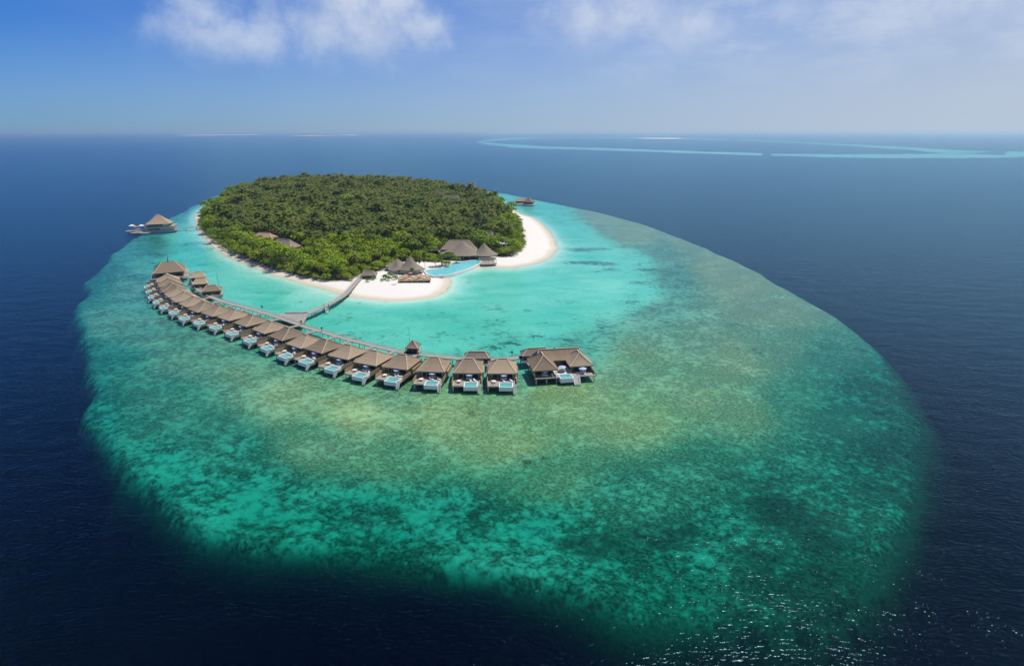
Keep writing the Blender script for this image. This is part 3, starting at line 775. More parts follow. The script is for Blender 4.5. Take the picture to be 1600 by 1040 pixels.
# landing steps half way along the jetty
s = at(510, 480, ZW); mb = MB(); e = thing('boat_ladder', 'white landing ladder with two tall posts halfway along the jetty', 'ladder', (s.x, s.y, 0), R(25))
mb.bar((-.8, -.2, 1.9), (-.8, -3.4, -.5), .12, .25).bar((.8, -.2, 1.9), (.8, -3.4, -.5), .12, .25); link('rail', mb.mesh('rail', M['white']), e)
mb = MB()
for k in range(7): mb.box(-.75, .75, -.5-.42*k, -.2-.42*k, 1.7-.32*k, 1.8-.32*k)
link('tread', mb.mesh('tread', M['white']), e)
for x in (-1.3, 1.3): link('post', MB().cyl((0, 0, -3), (0, 0, 4.2), .22, .2, 6).mesh('post', M['pile']), e, (x, -.4, 0))

# dark capped posts along the boardwalk
for i, (u, v, lab) in enumerate(((410, 483.5, 'dark capped post on the boardwalk left of the jetty platform'), (503, 517.5, 'dark capped post on the boardwalk behind the seventh villa'),
                                 (471, 507, 'thin dark post beside the jetty platform on the boardwalk'), (800, 555.5, 'dark capped post on the boardwalk near the double villa'),
                                 (866, 549.5, 'dark capped post on the roofline side of the double villa'), (337, 462, 'dark capped post near the small lagoon pavilions'))):
    p = at(u, v, ZW); e = thing('marker_post', lab, 'post', (p.x, p.y, ZW-.0), group='dark marker posts on the boardwalk')
    link('pole', MB().cyl((0, 0, 0), (0, 0, 1.5), .12).mesh('pole', M['dark']), e)
    link('cap', MB().cyl((0, 0, 1.5), (0, 0, 2.0), .62, .45, 8).cyl((0, 0, 2.0), (0, 0, 2.4), .45, .1, 8).mesh('cap', M['dark']), e)

# ---------------------------------------------------------------- other over-water houses
def hut(name, label, cat, p, rz, w, d, hroof=3.2, ridge=2.0, along='x', z=2.2, wallh=2.6, over=1.0, mats=None, wallm=None, deck=True, stilts=True, eave=None, group=None, inset=1.0, pole=False):
    r = thing(name, label, cat, (p.x, p.y, 0), rz, group)
    add_roof(r, w, d, z+wallh, z+wallh+hroof, ridge, along, mats=mats, sag=.22)
    mb = MB(); mb.box(-w/2+inset, w/2-inset, -d/2+inset, d/2-inset, z+.02, z+wallh-.02); wo = link('wall', mb.mesh('wall', wallm or M['wall']), r)
    for x in (-.25, .25):
        g = MB(); g.box(x*w-.9, x*w+.9, -d/2+inset-.06, -d/2+inset-.005, z+.1, z+wallh-.5); link('window', g.mesh('window', M['glass']), wo)
    if deck:
        mb = MB(); mb.box(-w/2-over+.6, w/2+over-.6, -d/2-over, d/2+over-.4, z-.3, z); link('deck', mb.mesh('deck', M['deck']), r)
    if stilts:
        for x in (-w/2+.3, w/2-.3):
            for y in (-d/2, d/2-.3): link('stilt', pile_me, r, (x, y, z-2.3))
    for x in (-w/2+.35, w/2-.35): link('post', MB().cyl((0, 0, z), (0, 0, z+wallh), .12).mesh('post', M['palepost']), r, (x, -d/2+.35, 0))
    return r
# houses behind the row
hut('back_house', 'low grey hipped house on the boardwalk behind the second villa', 'house', at(745, 560, 3.2), R(0), 11.5, 6.5, 2.2, 7.5, z=2.2, wallh=2.2, mats=M['thatch_dark'])
hut('back_house', 'long grey hipped house on the boardwalk beside the double villa', 'house', at(838, 555, 3.2), R(8), 14, 7, 2.4, 8.5, z=2.2, wallh=2.2, mats=M['thatch_dark'])
g_ = hut('lagoon_pavilion', 'small square thatched pavilion with a mast on the lagoon side of the boardwalk', 'pavilion', at(645.5, 545, 3.4), R(-6), 6.2, 6.2, 2.8, .6, z=2.2, wallh=2.6)
link('mast', MB().cyl((0, 0, 2.2), (0, 0, 12.5), .08, .05).mesh('mast', M['pile']), g_, (-2.2, 2.4, 0))

# double villa at the right end
e = at(880, 583, 2.3)
r = thing('double_villa', 'large double villa with three joined dark thatched roofs and a central pool', 'villa', (e.x, e.y, 0), R(9))
add_roof(r, 11.0, 15, 5.3, 10.0, 4.2, 'y', cx=-8.2, cy=4.6, mats=M['thatch2'] if 'thatch2' in M else M['thatch'])
add_roof(r, 10.5, 13.0, 5.3, 9.6, 3.4, 'y', cx=8.0, cy=6.2)
add_roof(r, 22, 9.0, 5.55, 9.3, 18, 'x', cx=.5, cy=11.5)
for (x0, x1, y0, y1) in ((-12.2, -4.4, .2, 10.8), (4.2, 11.8, 1.4, 11.4), (-4.38, 4.18, 8.0, 14.6)):
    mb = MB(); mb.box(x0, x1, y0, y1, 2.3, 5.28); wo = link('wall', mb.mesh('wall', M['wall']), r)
    for s_ in (.27, .73):
        xx = x0+(x1-x0)*s_; g = MB(); g.box(xx-1.3, xx+1.3, y0-.06, y0-.005, 2.4, 4.8); link('window', g.mesh('window', M['glass']), wo)
mb = MB(); mb.box(-13, 13, -4.2, 15.2, 1.95, 2.28); link('deck', mb.mesh('deck', M['deck']), r)
mb = MB(); mb.box(-3.6, 3.8, -1.8, 7.0, 2.285, 2.34); link('terrace', mb.mesh('terrace', M['render']), r)
pool_part(r, -2.6, 3.0, -6.2, -1.2, .6, 2.5)
mb = MB()
for k in range(8): mb.box(3.3, 5.6, -4.6-.4*k, -4.2-.4*k, 1.9-.3*k, 2.05-.3*k)
for x in (3.2, 5.7): mb.bar((x, -4.2, 2.1), (x, -7.6, -.4), .12, .3); mb.bar((x, -4.2, 3.1), (x, -7.4, .5), .09, .09)
link('stair', mb.mesh('stair', M['white']), r)
boxes('privacy_screen', [(-13.1, -12.9, -3.8, 8, 2.285, 4.0), (12.7, 12.9, -3, 6, 2.285, 3.6)], M['timber'], r)
for x in (-12.5, -8, -3.8, 6.5, 12.5):
    for y in (-4.0, 3, 14): link('stilt', palepile_me if y < 0 else pile_me, r, (x, y, 0))
for x in (-13, -9.2, -3.8, 3.4, 12.2): link('post', post_me, r, (x, -2.6 if x < 0 else -.2, 0))
rmx = Matrix.Rotation(R(9), 4, 'Z')
for k, (x, y, lab) in enumerate(((-8.5, -1.6, 'left'), (0, 2.0, 'middle'), (8.2, -1.0, 'right'))):
    c = copy_tree(bed0); c.location = Vector((e.x, e.y, 2.345 if x == 0 else 2.285))+rmx @ Vector((x, y, 0)); c['label'] = 'pale blue canopied daybed on the %s part of the double villa terrace' % lab
for k, (x, y, lab) in enumerate(((-5.2, -2.6, 'white lounger left of the double villa pool'), (6.6, -2.2, 'white lounger beside the stair of the double villa'), (8.6, -2.4, 'white lounger at the right corner of the double villa deck'), (1.0, 4.4, 'white lounger on the pale central terrace of the double villa'))):
    c = copy_tree(lo0); c.location = Vector((e.x, e.y, 2.345 if k == 3 else 2.285))+rmx @ Vector((x, y, 0)); c.rotation_euler[2] = R(9+90*(k % 2)); c['label'] = lab

# large hipped building that closes the left end of the row, with a spire
e = at(265, 421, 5.5)
r = hut('reception_hall', 'large brown hipped hall over the water at the far left end of the row', 'hall', e, R(27), 20, 25, 5.6, 8, z=2.4, wallh=3.4, over=2.5, inset=2.0)
link('spire', MB().cyl((0, 0, 9.5), (0, 0, 15.2), .7, .1, 6).mesh('spire', M['thatch_dark']), r, (0, 0, 0))
# outer decks under the left end villas
# lagoon pavilions left
for i, (u, v, w, d, rz, lab) in enumerate(((309.5, 432, 9.5, 10, R(24), 'northernmost of three thatched pavilions on the lagoon side of the row'),
                                 (313.5, 442, 9.5, 10, R(20), 'middle one of three thatched pavilions on the lagoon side of the row'),
                                 (331, 453, 11.5, 10, R(22), 'nearest of three thatched pavilions on the lagoon side, with a mast'))):
    o = hut('lagoon_pavilion', lab, 'pavilion', at(u, v, 4.4), rz, w, d, 2.8, w*.45, z=2.2, wallh=2.6, group='thatched lagoon pavilions behind the row')
    if i == 2: link('mast', MB().cyl((0, 0, 2.2), (0, 0, 14), .14, .08).mesh('mast', M['pile']), o, (4.0, 3, 0))
walkway('footbridge', 'footbridge following the three lagoon pavilions down to the boardwalk', 'footbridge', [at(302, 428, ZW), at(303, 440, ZW), at(310, 452, ZW), at(331, 464, ZW)], 3, ZW-.01, .9, 10)
for i, (u0, v0, u1, v1, lab) in enumerate(((283, 427.5, 302, 427.5, 'uppermost'), (286, 433.5, 302, 433.5, 'second'), (289, 440, 303, 440, 'third'), (293, 448, 308, 447.5, 'fourth'), (304, 456.5, 316, 454.5, 'fifth'))):
    walkway('link_bridge', '%s short pale bridge between the hall side roofs and the lagoon pavilions' % lab, 'footbridge', [at(u0, v0, ZW), at(u1, v1, ZW)], 2.6, ZW+.015*(i+1), .8, 6, group='short pale link bridges')

# over-water restaurant at the left
e = at(246, 361.5, 1.5)
r = thing('overwater_restaurant', 'grey two storey restaurant over the water with a steep pyramid thatch roof', 'restaurant', (e.x, e.y+8, 0), R(20))
add_roof(r, 23, 20, 9.2, 18.0, 1.5, sag=.6, mats=M['thatch'], name='roof', cx=-1)
mb = MB(); mb.box(-13.5, 13.5, -9, 9, 2.4, 6.0); lw = link('lower_storey', mb.mesh('lower_storey', M['grey']), r)
mb = MB(); mb.box(-11, 0, -9.08, -9.01, 3.4, 4.6); link('window', mb.mesh('window', M['glass']), lw)
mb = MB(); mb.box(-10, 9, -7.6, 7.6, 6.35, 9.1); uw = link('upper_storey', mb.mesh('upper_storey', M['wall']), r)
mb = MB(); mb.box(3, 8.5, -7.68, -7.61, 6.8, 8.6); link('window', mb.mesh('window', M['render']), uw)
mb = MB(); mb.box(-14, 14, -9.6, 9.6, 6.01, 6.34); link('balcony', mb.mesh('balcony', M['walk']), r)
mb = MB()
for k in range(16): mb.cyl((-13.8+k*1.84, -9.5, 6.34), (-13.8+k*1.84, -9.5, 7.3), .06, None, 4)
mb.bar((-13.8, -9.5, 7.3), (13.8, -9.5, 7.3), .12, .1); mb.bar((13.8, -9.5, 7.3), (13.8, 9.5, 7.3), .12, .1); link('railing', mb.mesh('railing', M['palepost']), r)
mb = MB(); mb.box(-15, 15, -10.5, 10.5, 1.7, 2.35); link('deck', mb.mesh('deck', M['walk']), r)
for x in (-14, -7, 0, 7, 14):
    for y in (-10, 9): link('stilt', pile_me, r, (x, y, -.4))
def platform(name, lab, cat, u, v, w, d, rz, z=1.6, group=None, m_=None):
    p = at(u, v, z); o = thing(name, lab, cat, (p.x, p.y, 0), rz, group)
    mb = MB(); mb.box(-w/2, w/2, -d/2, d/2, z-.4, z); link('deck', mb.mesh('deck', m_ or M['deck']), o)
    for x in (-w/2+.3, w/2-.3):
        for y in (-d/2+.3, d/2-.3): link('stilt', pile_me, o, (x, y, z-2.5))
    mb = MB(); mb.bar((-w/2, -d/2+.1, z+.9), (w/2, -d/2+.1, z+.9), .1, .1)
    for k in range(6): mb.cyl((-w/2+.1+k*(w-.2)/5, -d/2+.1, z), (-w/2+.1+k*(w-.2)/5, -d/2+.1, z+.9), .07, None, 4)
    link('railing', mb.mesh('railing', M['palepost']), o); return o
platform('dock', 'outer timber dock left of the over-water restaurant', 'dock', 210, 360, 14, 10, R(10))
platform('dock', 'inner timber dock beside the over-water restaurant', 'dock', 220, 363, 18, 9, R(-5), 1.62)
def parasol_me():
    can = MB(); n = 8
    for i in range(n):
        a0 = 2*math.pi*i/n; a1_ = 2*math.pi*(i+1)/n
        can.face([(1.6*math.cos(a0), 1.6*math.sin(a0), 2.3), (1.6*math.cos(a1_), 1.6*math.sin(a1_), 2.3), (0, 0, 2.95)])
        can.face([(0, 0, 2.85), (1.6*math.cos(a1_), 1.6*math.sin(a1_), 2.2), (1.6*math.cos(a0), 1.6*math.sin(a0), 2.2)])
    return can
can_w = parasol_me().mesh('canopy', M['white']); can_o = parasol_me().mesh('canopy', M['orange']); can_t = parasol_me().mesh('canopy', M['thatch'])
ppole = MB().cyl((0, 0, 0), (0, 0, 2.85), .06).mesh('pole', M['pile'])
def parasol(p, lab, can, group, sc=1.0):
    o = thing('parasol', lab, 'parasol', p, 0, group); o.scale = (sc, sc, sc)
    link('canopy', can, o); link('pole', ppole, o); return o
for u, v, lab in ((207, 359, 'white parasol at the outer tip of the timber dock'), (222, 359, 'large white parasol on the inner timber dock beside the restaurant')):
    parasol(at(u, v, 1.62), lab, can_w, 'white parasols on the timber docks', 1.9)
for u, v, lab in ((213, 360, 'thatched parasol between the two white parasols on the dock'), (217, 364, 'thatched parasol at the near edge of the dock')):
    parasol(at(u, v, 1.62), lab, can_t, 'thatched parasols on the timber docks', 1.7)
walkway('jetty', 'straight pale jetty from the over-water restaurant to the grove', 'jetty', [at(270, 357, 2.6), at(290, 356, 2.6), at(312, 355, 2.6)], 3.5, 2.6, 1.1, 8)

# far right pavilion with jetty
walkway('jetty', 'pale jetty behind the grove leading out to the far dark pavilion', 'jetty', [at(786, 323, 2.2), at(800, 320, 2.2), at(812, 318, 2.2), at(824, 317.5, 2.2)], 4, 2.2, 1.0, 9)
o = hut('far_pavilion', 'dark roofed pavilion at the end of the far jetty behind the beach', 'pavilion', at(826, 318.5, 2.2), R(-20), 14, 12, 6, 1, z=2.2, wallh=3.4, over=3, mats=M['thatch_dark'])
o = hut('far_pavilion', 'low long roof beside the dark pavilion on the far jetty', 'pavilion', at(815, 317, 2.2), R(10), 18, 8, 3.2, 10, z=2.2, wallh=3, over=1, mats=M['pink'])

# ---------------------------------------------------------------- buildings on the island
EXCL = []     # places the grove leaves free: (x, y, radius)
def excl(u, v, r, z=2): p = at(u, v, z); EXCL.append((p.x, p.y, r))
def land_hut(label, u, v, w, d, hroof, ridge, rz=0, along='x', wallh=3.0, mats=None, name='thatched_house', wallm=None, clear=0, cat='house'):
    p = at(u, v, 2.0); o = hut(name, label, cat, p, rz, w, d, hroof, ridge, along, z=1.7, wallh=wallh, over=1, mats=mats, stilts=False, wallm=wallm, inset=1.6)
    EXCL.append((p.x, p.y, max(w, d)*.5+1+clear)); dn = Vector((p.x, p.y)).normalized()
    if p.y < 600: EXCL.append((p.x-dn.x*16, p.y-dn.y*16, max(w, d)*.42+clear))
    return o
T2 = M['thatch_dark']; T1 = pbr('thatch_mid', (.26, .215, .165), .95, 1.2, .25, .1, vecscale=(1, 1, .35), bump=.5)
def round_roof(parent, cx, cy, rx, ry, z0, z1, mats, n=20):
    mb = MB(); rings = []
    for k in range(6):
        t = k/5; s = 1-t; z = z0+(z1-z0)*t-.9*math.sin(math.pi*t)*(z1-z0)/7
        rings.append([(cx+(rx*s+.05)*math.cos(2*math.pi*i/n), cy+(ry*s+.05)*math.sin(2*math.pi*i/n), z) for i in range(n)])
    rings.insert(0, [(x, y, z-.5) for x, y, z in rings[0]])
    for r_ in rings: mb.v += r_
    for k in range(len(rings)-1):
        for i in range(n):
            j = (i+1) % n; mb.f.append((n*k+i, n*k+j, n*k+n+j, n*k+n+i)); mb.mi.append(0)
    mb.f.append(tuple(reversed(range(n)))); mb.f.append(tuple(n*(len(rings)-1)+i for i in range(n))); mb.mi += [0, 0]
    return link('roof', mb.mesh('roof', mats), parent)
p = at(722, 406, 2.0); r = thing('main_pavilion', 'big thatched pavilion with joined conical roofs behind the large pool', 'pavilion', (p.x, p.y, 0))
round_roof(r, 0, 10, 19, 12, 5.5, 15.5, T1); round_roof(r, 17.5, 8, 11, 9, 5.2, 14.5, T1)
add_roof(r, 30, 16, 7.2, 14, 16, cx=-4, cy=24, mats=T1)
mb = MB(); pass
boxes('wall', [(-14, 20, 5.5, 15.9, 1.7, 5.6), (-16, 8, 18, 30, 1.7, 7.2)], M['wall'], r)
mb = MB(); mb.box(-20, 22, 1.5, 32, 1.2, 1.68); link('terrace', mb.mesh('terrace', M['deck']), r)
for x in range(-14, 22, 5): link('post', MB().cyl((0, 0, 1.6), (0, 0, 5.4), .2).mesh('post', M['palepost']), r, (x, 1.5+(.06*(x-5)**2)**.5, 0))
EXCL += [(p.x, p.y+8, 19), (p.x+18, p.y+8, 12), (p.x-6, p.y+22, 15), (p.x, p.y-2, 16)]
p = at(633, 428, 2.0); r = thing('beach_restaurant', 'thatched beach restaurant with three conical roofs behind the timber terrace', 'restaurant', (p.x, p.y, 0))
round_roof(r, 3, 6, 9.5, 8, 5.0, 14.0, T1); round_roof(r, -6.5, 5, 6.5, 6, 4.6, 10.2, T1); round_roof(r, -8, 15, 9, 7, 5.0, 10.5, T1)
mb = MB(); pass
boxes('wall', [(-3.5, 9.5, 2, 11.5, 1.7, 5.1), (-11, -3.52, 2, 18, 1.7, 4.7)], M['render'], r)
mb = MB(); mb.box(-13, 12, -1.0, 20, 1.2, 1.68); link('terrace', mb.mesh('terrace', M['deck']), r)
EXCL += [(p.x+3, p.y+5, 11), (p.x-8, p.y+8, 12), (p.x, p.y-8, 14)]
# timber terrace with orange parasols
p = at(648, 434, 3.0); r = thing('terrace_platform', 'raised brown timber dining terrace standing on the white beach', 'terrace', (p.x, p.y, 0), R(8))
mb = MB(); mb.box(-11, 11, -8, 8, 2.6, 3.0); link('deck', mb.mesh('deck', M['timber']), r)
mb = MB()
for k in range(13): mb.box(-11+k*1.8, -10.8+k*1.8, -8.0, -7.8, 3.0, 4.0)
mb.box(-11, 11, -8.05, -7.85, 3.95, 4.1).box(-11, 11, -8.04, -7.86, 3.4, 3.5).box(10.85, 11, -7.8, 8, 3.9, 4.05); link('railing', mb.mesh('railing', M['timber']), r)
mb = MB(); mb.box(-10.5, 10.5, -7.4, 7.4, 1.0, 2.59); link('plinth', mb.mesh('plinth', M['wall']), r)
for x in (-10.5, -6.3, -2.1, 2.1, 6.3, 10.5): link('post', MB().box(-.2, .2, -.2, .2, .9, 2.6).mesh('post', M['palepost']), r, (x, -7.7, 0))
excl(648, 434, 14)
rmx = Matrix.Rotation(R(8), 4, 'Z')
for k, (x, y) in enumerate(((-8, -4.5), (-3, -5), (2, -4.5), (7, -4.8), (-6, 0), (-1, .5), (4, 0), (8.5, 1), (-3, 4.8), (3, 5))):
    q_ = Vector((p.x, p.y, 3.01))+rmx @ Vector((x, y, 0))
    if k % 2 == 0: parasol(q_, 'orange parasol on the brown timber dining terrace', can_o, 'orange parasols on the dining terrace')
    else:
        c = copy_tree(tb0); c.location = q_; c['label'] = 'round white dining table among the orange parasols on the beach terrace'; c['group'] = 'dining tables on the beach terrace'
# large pool
PO = [at(u, v, 2.0) for u, v in ((664, 423), (672, 421), (690, 419.5), (702, 415), (708, 411), (718, 409.5), (730, 408), (748, 405.5), (752, 408), (748, 412), (738, 417), (724, 422), (708, 427), (692, 430.5), (678, 431), (668, 428))]
pc = sum(PO, Vector())/len(PO)
r = thing('swimming_pool', 'large crescent swimming pool with a white rim on the shore', 'pool', (pc.x, pc.y, 0))
mb = MB(); n = len(PO)
out_ = [(q_-pc)*1.0 for q_ in PO]
def grow(lst, a):
    res = []
    for i in range(len(lst)):
        d = (lst[(i+1) % len(lst)]-lst[i-1]); nn = Vector((d.y, -d.x, 0)).normalized()
        res.append(lst[i]-nn*a if False else lst[i]+nn*a)
    return res
o1 = grow(out_, 1.0); o2 = grow(out_, -1.0)
def area(l): return sum(l[i-1].x*l[i].y-l[i].x*l[i-1].y for i in range(len(l)))
ro = o1 if abs(area(o1)) > abs(area(o2)) else o2
for zz, l in ((-.5, ro), (2.15, ro), (2.15, out_), (1.2, out_)): mb.v += [(v_.x, v_.y, zz) for v_ in l]
for k in range(3):
    for i in range(n): j = (i+1) % n; mb.f.append((n*k+i, n*k+j, n*k+n+j, n*k+n+i)); mb.mi.append(0)
link('rim', mb.mesh('rim', M['white']), r)
mb = MB(); mb.face([(v_.x, v_.y, 2.03) for v_ in out_]); link('pool_water', mb.mesh('pool_water', M['bigpoolwater']), r)
for u, v, rr in ((675, 426, 10), (695, 424, 12), (715, 418, 12), (735, 412, 12), (748, 408, 9)): excl(u, v, rr)
# pergola deck right of the pool
p = at(761, 411, 2.0); r = thing('pergola', 'grey timber pergola deck at the right end of the large pool', 'pergola', (p.x, p.y, 0), R(12))
mb = MB(); mb.box(-5.5, 7, -4, 8, 1.5, 2.0); link('deck', mb.mesh('deck', M['deck']), r)
mb = MB()
for k in range(8): mb.box(-5.3+k*1.7, -5.1+k*1.7, -3.9, 7.8, 4.7, 4.9)
mb.box(-5.5, 7, -3.9, -3.7, 4.5, 4.69).box(-5.5, 7, 7.5, 7.7, 4.5, 4.69); link('beam', mb.mesh('beam', M['palepost']), r)
for x in (-5.3, .5, 6.8):
    for y in (-3.8, 7.6): link('post', MB().cyl((0, 0, 2.0), (0, 0, 4.5), .15).mesh('post', M['palepost']), r, (x, y, 0))
EXCL.append((p.x, p.y, 10))
# houses half hidden in the grove
land_hut('clay coloured hipped house half hidden in the grove at the left', 415, 380, 24, 16, 5, 12, R(-15), mats=M['pink'], wallh=5, wallm=M['render'], clear=4)
land_hut('smaller clay roofed house below the first in the left grove', 409, 384, 14, 10, 4, 6, R(-10), mats=M['pink'], wallh=4, wallm=M['render'])
land_hut('grey hipped house in the grove right of the clay roofed house', 446, 393, 26, 14, 6, 14, R(-25), mats=T1, wallh=5, clear=3)
land_hut('pale flat walled house at the grove clearing below the grey roof', 467, 400, 24, 5, 1.2, 20, R(-8), mats=M['render'], wallh=5, wallm=M['render'], clear=2)
land_hut('long weathered grey roof deep in the far right of the grove', 687, 317, 30, 14, 8, 18, R(-10), mats=T2, wallh=9, clear=1)
land_hut('low weathered roof below the long grey roof in the far grove', 706, 324, 28, 13, 8, 16, R(-10), mats=T1, wallh=9, clear=1)
land_hut('grey thatched roof among palms near the right beach', 762, 377, 15, 10, 5, 8, R(-20), mats=T2, wallh=5, clear=3)
land_hut('pale thatched roof among palms nearest the right beach', 773, 384, 15, 9, 5, 8, R(-25), mats=T1, wallh=4, clear=3)
land_hut('small white walled house at the right edge of the palms', 785, 386, 10, 8, 2, 5, R(-20), mats=M['white'], wallh=4, wallm=M['white'], clear=6)
land_hut('small thatched roof left of the jetty landing at the beach back', 577, 433, 11, 8, 2.6, 6, R(5), mats=T2, wallh=2.4)
for u, v, lab in ((669, 398, 'first'), (677, 397, 'second'), (655, 402, 'third'), (689, 399, 'fourth')):
    parasol(at(u, v, 2.0), 'white parasol in the leafy gap behind the pool, %s from the left' % {'first': 'second', 'second': 'third', 'third': 'first', 'fourth': 'fourth'}[lab], can_w, 'white parasols behind the pool', 1.5); excl(u, v, 5)
for u, v, lab in ((615, 437, 'dark timber sunbed on the sand in front of the beach restaurant'), (616, 444, 'lone timber sunbed on the open sand near the waterline'), (690, 431, 'dark sunbed beside the white sand tip below the pool')):
    c = copy_tree(lo0); c.location = at(u, v, 1.9); c.rotation_euler[2] = random.random()*3; c['label'] = lab; c['group'] = 'sunbeds on the beach'; c.scale = (1.6, 1.6, 1.2)
for (u, v, rr) in ((590, 436, 10), (600, 431, 9)): excl(u, v, rr)

# ---------------------------------------------------------------- vegetation
def crown_geo(seed, rx, h0, h1, lobes, per, leaf, flat=.8):
    """leafy crown: lobes of leaf clumps facing outwards; returns verts, quads, leaf shade"""
    g = np.random.default_rng(seed); V = []; Q = []; T = []
    cz = (h0+h1)/2; hz_ = (h1-h0)/2
    cs = []
    for i in range(lobes):
        th = 2*math.pi*(i*.618+g.random()*.15); r = math.sqrt((i+.5)/lobes)
        el = math.sqrt(max(0, 1-r*r))
        cs.append((rx*.68*r*math.cos(th), rx*.68*r*math.sin(th), cz+hz_*(.62*el-.15+.25*g.random()), rx*(.34+.16*g.random())))
    for (cx, cy, czz, rr) in cs:
        sh = g.random()
        for _ in range(per):
            d = g.normal(size=3); d /= np.linalg.norm(d)+1e-9; d[2] = abs(d[2])*.95-.25 if g.random() < .85 else d[2]
            d /= np.linalg.norm(d)
            p = np.array([cx, cy, czz])+d*rr*(.8+.3*g.random())*np.array([1, 1, flat])
            nn = d+g.normal(size=3)*.32+np.array([.12, -.1, .45]); nn /= np.linalg.norm(nn)
            a = np.cross(nn, g.normal(size=3)); a /= np.linalg.norm(a); b = np.cross(nn, a)
            s = leaf*(.6+.8*g.random()); k = len(V)
            V += [p+a*s, p+b*s*.7, p-a*s, p-b*s*.7]; Q.append((k, k+1, k+2, k+3))
            v = .35*sh+.65*g.random(); T += [v]*4
    return np.array(V), np.array(Q), np.array(T)

def palm_geo(seed, fronds, length, h):
    g = np.random.default_rng(seed); V = []; Q = []; T = []
    for i in range(fronds):
        th = 2*math.pi*(i*.381966+g.random()*.03); tier = i/fronds
        up = 1.15-1.5*tier+.15*g.random(); L = length*(.8+.35*g.random()); sh = g.random()
        p = np.array([0., 0, h]); pts = []; segs = 4
        a = up
        for s in range(segs+1):
            pts.append(p.copy()); p = p+L/segs*np.array([math.cos(th)*math.cos(a), math.sin(th)*math.cos(a), math.sin(a)]); a -= .42+.12*tier
        side = np.array([-math.sin(th), math.cos(th), 0]); W_ = (.25, .95, 1.05, .8, .12)
        for sgn in (-1, 1):
            for s in range(segs):
                k = len(V)
                w0 = W_[s]*length/5; w1 = W_[s+1]*length/5
                dr0 = np.array([0, 0, -w0*.55]); dr1 = np.array([0, 0, -w1*.55])
                V += [pts[s], pts[s+1], pts[s+1]+side*sgn*w1+dr1, pts[s]+side*sgn*w0+dr0]
                Q.append((k, k+1, k+2, k+3) if sgn > 0 else (k+3, k+2, k+1, k)); T += [sh]*4
    return np.array(V), np.array(Q), np.array(T)

KINDS = {
 'broad': dict(geo=[crown_geo(10+i, 5.3, 3.0, 10.5, 11, 24, .66) for i in range(4)], mat=M['leaf'], trunk=4.5),
 'bush': dict(geo=[crown_geo(30+i, 4.0, .2, 5.6, 10, 24, .55, .7) for i in range(4)], mat=M['bush'], trunk=1.6),
 'palm': dict(geo=[palm_geo(50+i, 15+i, 4.9+.3*i, 12.0) for i in range(4)], mat=M['palm'], trunk=12.0)}
# scatter
def scatter():
    xs0, xs1 = GROVE[:, 0].min(), GROVE[:, 0].max(); ys0, ys1 = GROVE[:, 1].min(), GROVE[:, 1].max()
    res = {'broad': [], 'bush': [], 'palm': []}
    step = 5.9
    gx, gy = np.meshgrid(np.arange(xs0, xs1, step), np.arange(ys0, ys1, step))
    g = np.random.default_rng(99)
    gx = gx+g.uniform(-.42, .42, gx.shape)*step; gy = gy+g.uniform(-.42, .42, gy.shape)*step
    gx = gx.ravel(); gy = gy.ravel(); s = sdist(gx, gy, GROVE)
    keep = s > -1.0; gx, gy, s = gx[keep], gy[keep], s[keep]
    for ex, ey, er in EXCL:
        k = (gx-ex)**2+(gy-ey)**2 > er*er; gx, gy, s = gx[k], gy[k], s[k]
    n1 = vnoise(gx, gy, 55, 21); n2 = vnoise(gx, gy, 22, 22); n3 = vnoise(gx, gy, 30, 23)
    # the front (near) part and the left margin are broadleaf, the heart is palms
    cz = gy*math.cos(PITCH)+H*math.sin(PITCH); cy = gy*math.sin(PITCH)-H*math.cos(PITCH)
    U = 800+F*gx/cz; V = 520-F*cy/cz
    front = np.clip((V-(372+np.clip((U-560)/130, 0, 1)*(22)))/22, -1, 1)       # near belt
    for x, y, sd_, a, b, h, u, v, fr in zip(gx, gy, s, n1, n2, n3, U, V, front):
        rnd = g.random(); leafy = .18+.55*max(0, fr)+1.1*(a-.5)+.4*(b-.5)
        if sd_ < 26: leafy += .40
        if sd_ < 14: leafy += .35
        kind = 'broad' if rnd < leafy else 'palm'
        if sd_ < 8 and g.random() < .75: kind = 'bush'
        elif sd_ < 16 and g.random() < .4: kind = 'bush'
        if u > 775 and sd_ < 40 and v > 330 and g.random() < .6: kind = 'bush'
        if kind == 'broad' and g.random() < .22 and fr < .2: continue
        sc = g.uniform(.72, 1.28)*(.84+.36*hn[len(res['broad'])*7 % len(hn)]) if False else g.uniform(.72, 1.3)*(.80+.42*h)
        if g.random() < .05: sc *= 1.3
        if kind == 'broad' and g.random() < .2: sc *= 1.25
        if kind == 'bush' and sd_ < 4: sc *= .75
        zz = 1.2+ (1.5*max(0, fr) if kind == 'broad' else 0)*0
        tn = g.random()
        if kind != 'palm': tn = min(.999, .35*tn+.65*(.25+.75*vnoise(np.array([x]), np.array([y]), 26, 31)[0])*(.75+.5*max(0, fr)))
        res[kind].append((x, y, zz, sc, g.uniform(0, 2*math.pi), tn, int(g.integers(4)), u, v, sd_))
    return res
TREES = scatter()
# a few trees with places of their own
for (u, v, k, sc) in ((702, 413, 'broad', 1.0), (690, 415, 'broad', .95), (713, 411, 'bush', 1.0), (680, 416, 'broad', .8), (697, 417, 'bush', 1.0), (655, 420, 'palm', .6), (664, 419, 'palm', .62), (644, 431, 'palm', .45),
                      (602, 436, 'bush', .7), (607, 438, 'bush', .6), (612, 434, 'bush', .7), (618, 436, 'bush', .55), (597, 439, 'bush', .4), (624, 434, 'palm', .45), (575, 440, 'bush', .5), (583, 437, 'bush', .5)):
    p = at(u, v, 1.7); TREES[k].append((p.x, p.y, 1.2, sc, random.random()*6, random.random(), random.randrange(4), u, v, 5))

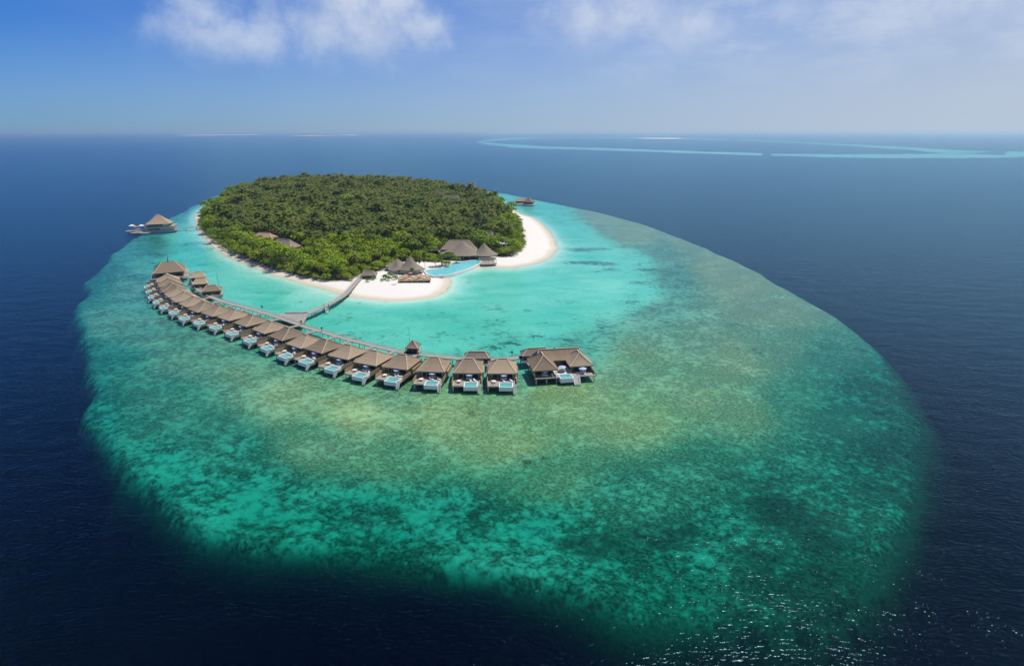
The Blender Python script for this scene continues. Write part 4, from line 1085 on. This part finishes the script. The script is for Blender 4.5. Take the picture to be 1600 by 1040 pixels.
def where(u, v, sd_, kind):
    edge = sd_ < 22
    if v > 425 and 560 < u < 660: return 'on the sand by the beach restaurant'
    if 640 <= u <= 725 and 396 < v < 422: return 'between the beach restaurant and the large pool'
    if u < 345: return 'by the restaurant jetty at the left end of the grove'
    if u < 400: return 'on the left shore between restaurant jetty and clay roofs'
    if u < 480: return ('at the sand edge below the clay roofed houses' if edge else 'around the clay roofed houses')
    if u < 565: return ('at the sand edge left of the curved jetty' if edge else 'behind the beach left of the curved jetty')
    if u < 640: return 'behind the beach restaurant'
    if u < 700: return 'inland behind the white parasols'
    if u < 760: return 'close behind the big thatched pavilion'
    return ('along the edge of the right white beach' if edge else 'among the small houses near the right beach')
NAMES = {'broad': ('broadleaf_tree', 'broadleaf tree', 'broadleaf trees of the island grove'), 'bush': ('shore_bush', 'shore bush', 'low bushes round the island shore'),
         'palm': ('coconut_palm', 'coconut palm', 'coconut palms of the island grove')}
for kind, K in KINDS.items():
    lst = sorted(TREES[kind], key=lambda r_: r_[0]**2+r_[1]**2)
    near, far = lst[:300], lst[300:]
    nm, lab, grp = NAMES[kind]
    cme = []
    for (V_, Q_, T_) in K['geo']:
        cme.append(mesh_np('crown', V_, Q_, [K['mat']], {'leaf': T_, 'tint': np.zeros(len(V_))}, smooth=False))
    th = K['trunk']; tme = MB()
    if kind == 'palm':
        tme.cyl((.5, .2, 0), (.25, .1, 5), .24, .2, 6).cyl((.25, .1, 5), (0, 0, th), .2, .14, 6)
    else:
        tme.cyl((0, 0, 0), (0, 0, th), .3, .2, 6)
        for a in range(4):
            c, s = math.cos(a*1.7), math.sin(a*1.7); tme.cyl((0, 0, th*.7), (1.9*c, 1.9*s, th*1.35), .14, .06, 5)
    tme = tme.mesh('trunk', M['trunk'])
    for (x, y, z, sc, rz, tint, vi, u, v, sd_) in near:
        o = bpy.data.objects.new(nm, None); col.objects.link(o); o.location = (x, y, z); o.rotation_euler[2] = rz; o.scale = (sc, sc, sc)
        w_ = where(u, v, sd_, kind)
        tone = 'yellowish' if tint > .88 else 'bright green' if tint > .5 else 'mid green' if tint > .22 else 'dark green'
        size = 'small' if sc < .9 else 'large' if sc > 1.12 else 'medium'
        o['label'] = size+' '+tone+' '+lab+' '+w_; o['category'] = 'bush' if kind == 'bush' else 'tree'; o['group'] = grp
        c = bpy.data.objects.new('crown', cme[vi]); col.objects.link(c); c.parent = o; c.color = (tint, tint, tint, 1)
        c = bpy.data.objects.new('trunk', tme); col.objects.link(c); c.parent = o
    VV, QQ, TT, LL = [], [], [], []; base = 0
    for (x, y, z, sc, rz, tint, vi, u, v, sd_) in far:
        V_, Q_, T_ = K['geo'][vi]; c, s = math.cos(rz)*sc, math.sin(rz)*sc
        W_ = np.empty_like(V_); W_[:, 0] = V_[:, 0]*c-V_[:, 1]*s+x; W_[:, 1] = V_[:, 0]*s+V_[:, 1]*c+y; W_[:, 2] = V_[:, 2]*sc+z
        VV.append(W_); QQ.append(Q_+base); base += len(V_); LL.append(T_); TT.append(np.full(len(V_), tint))
    if VV:
        me = mesh_np('far_'+nm, np.concatenate(VV), np.concatenate(QQ), [K['mat']], {'leaf': np.concatenate(LL), 'tint': np.concatenate(TT)}, smooth=False)
        o = link({'broad': 'far_broadleaf_trees', 'bush': 'far_bushes', 'palm': 'palm_grove'}[kind], me); o['kind'] = 'stuff'; o.color = (0, 0, 0, 1)
    print(kind, len(near), len(far), base//4)
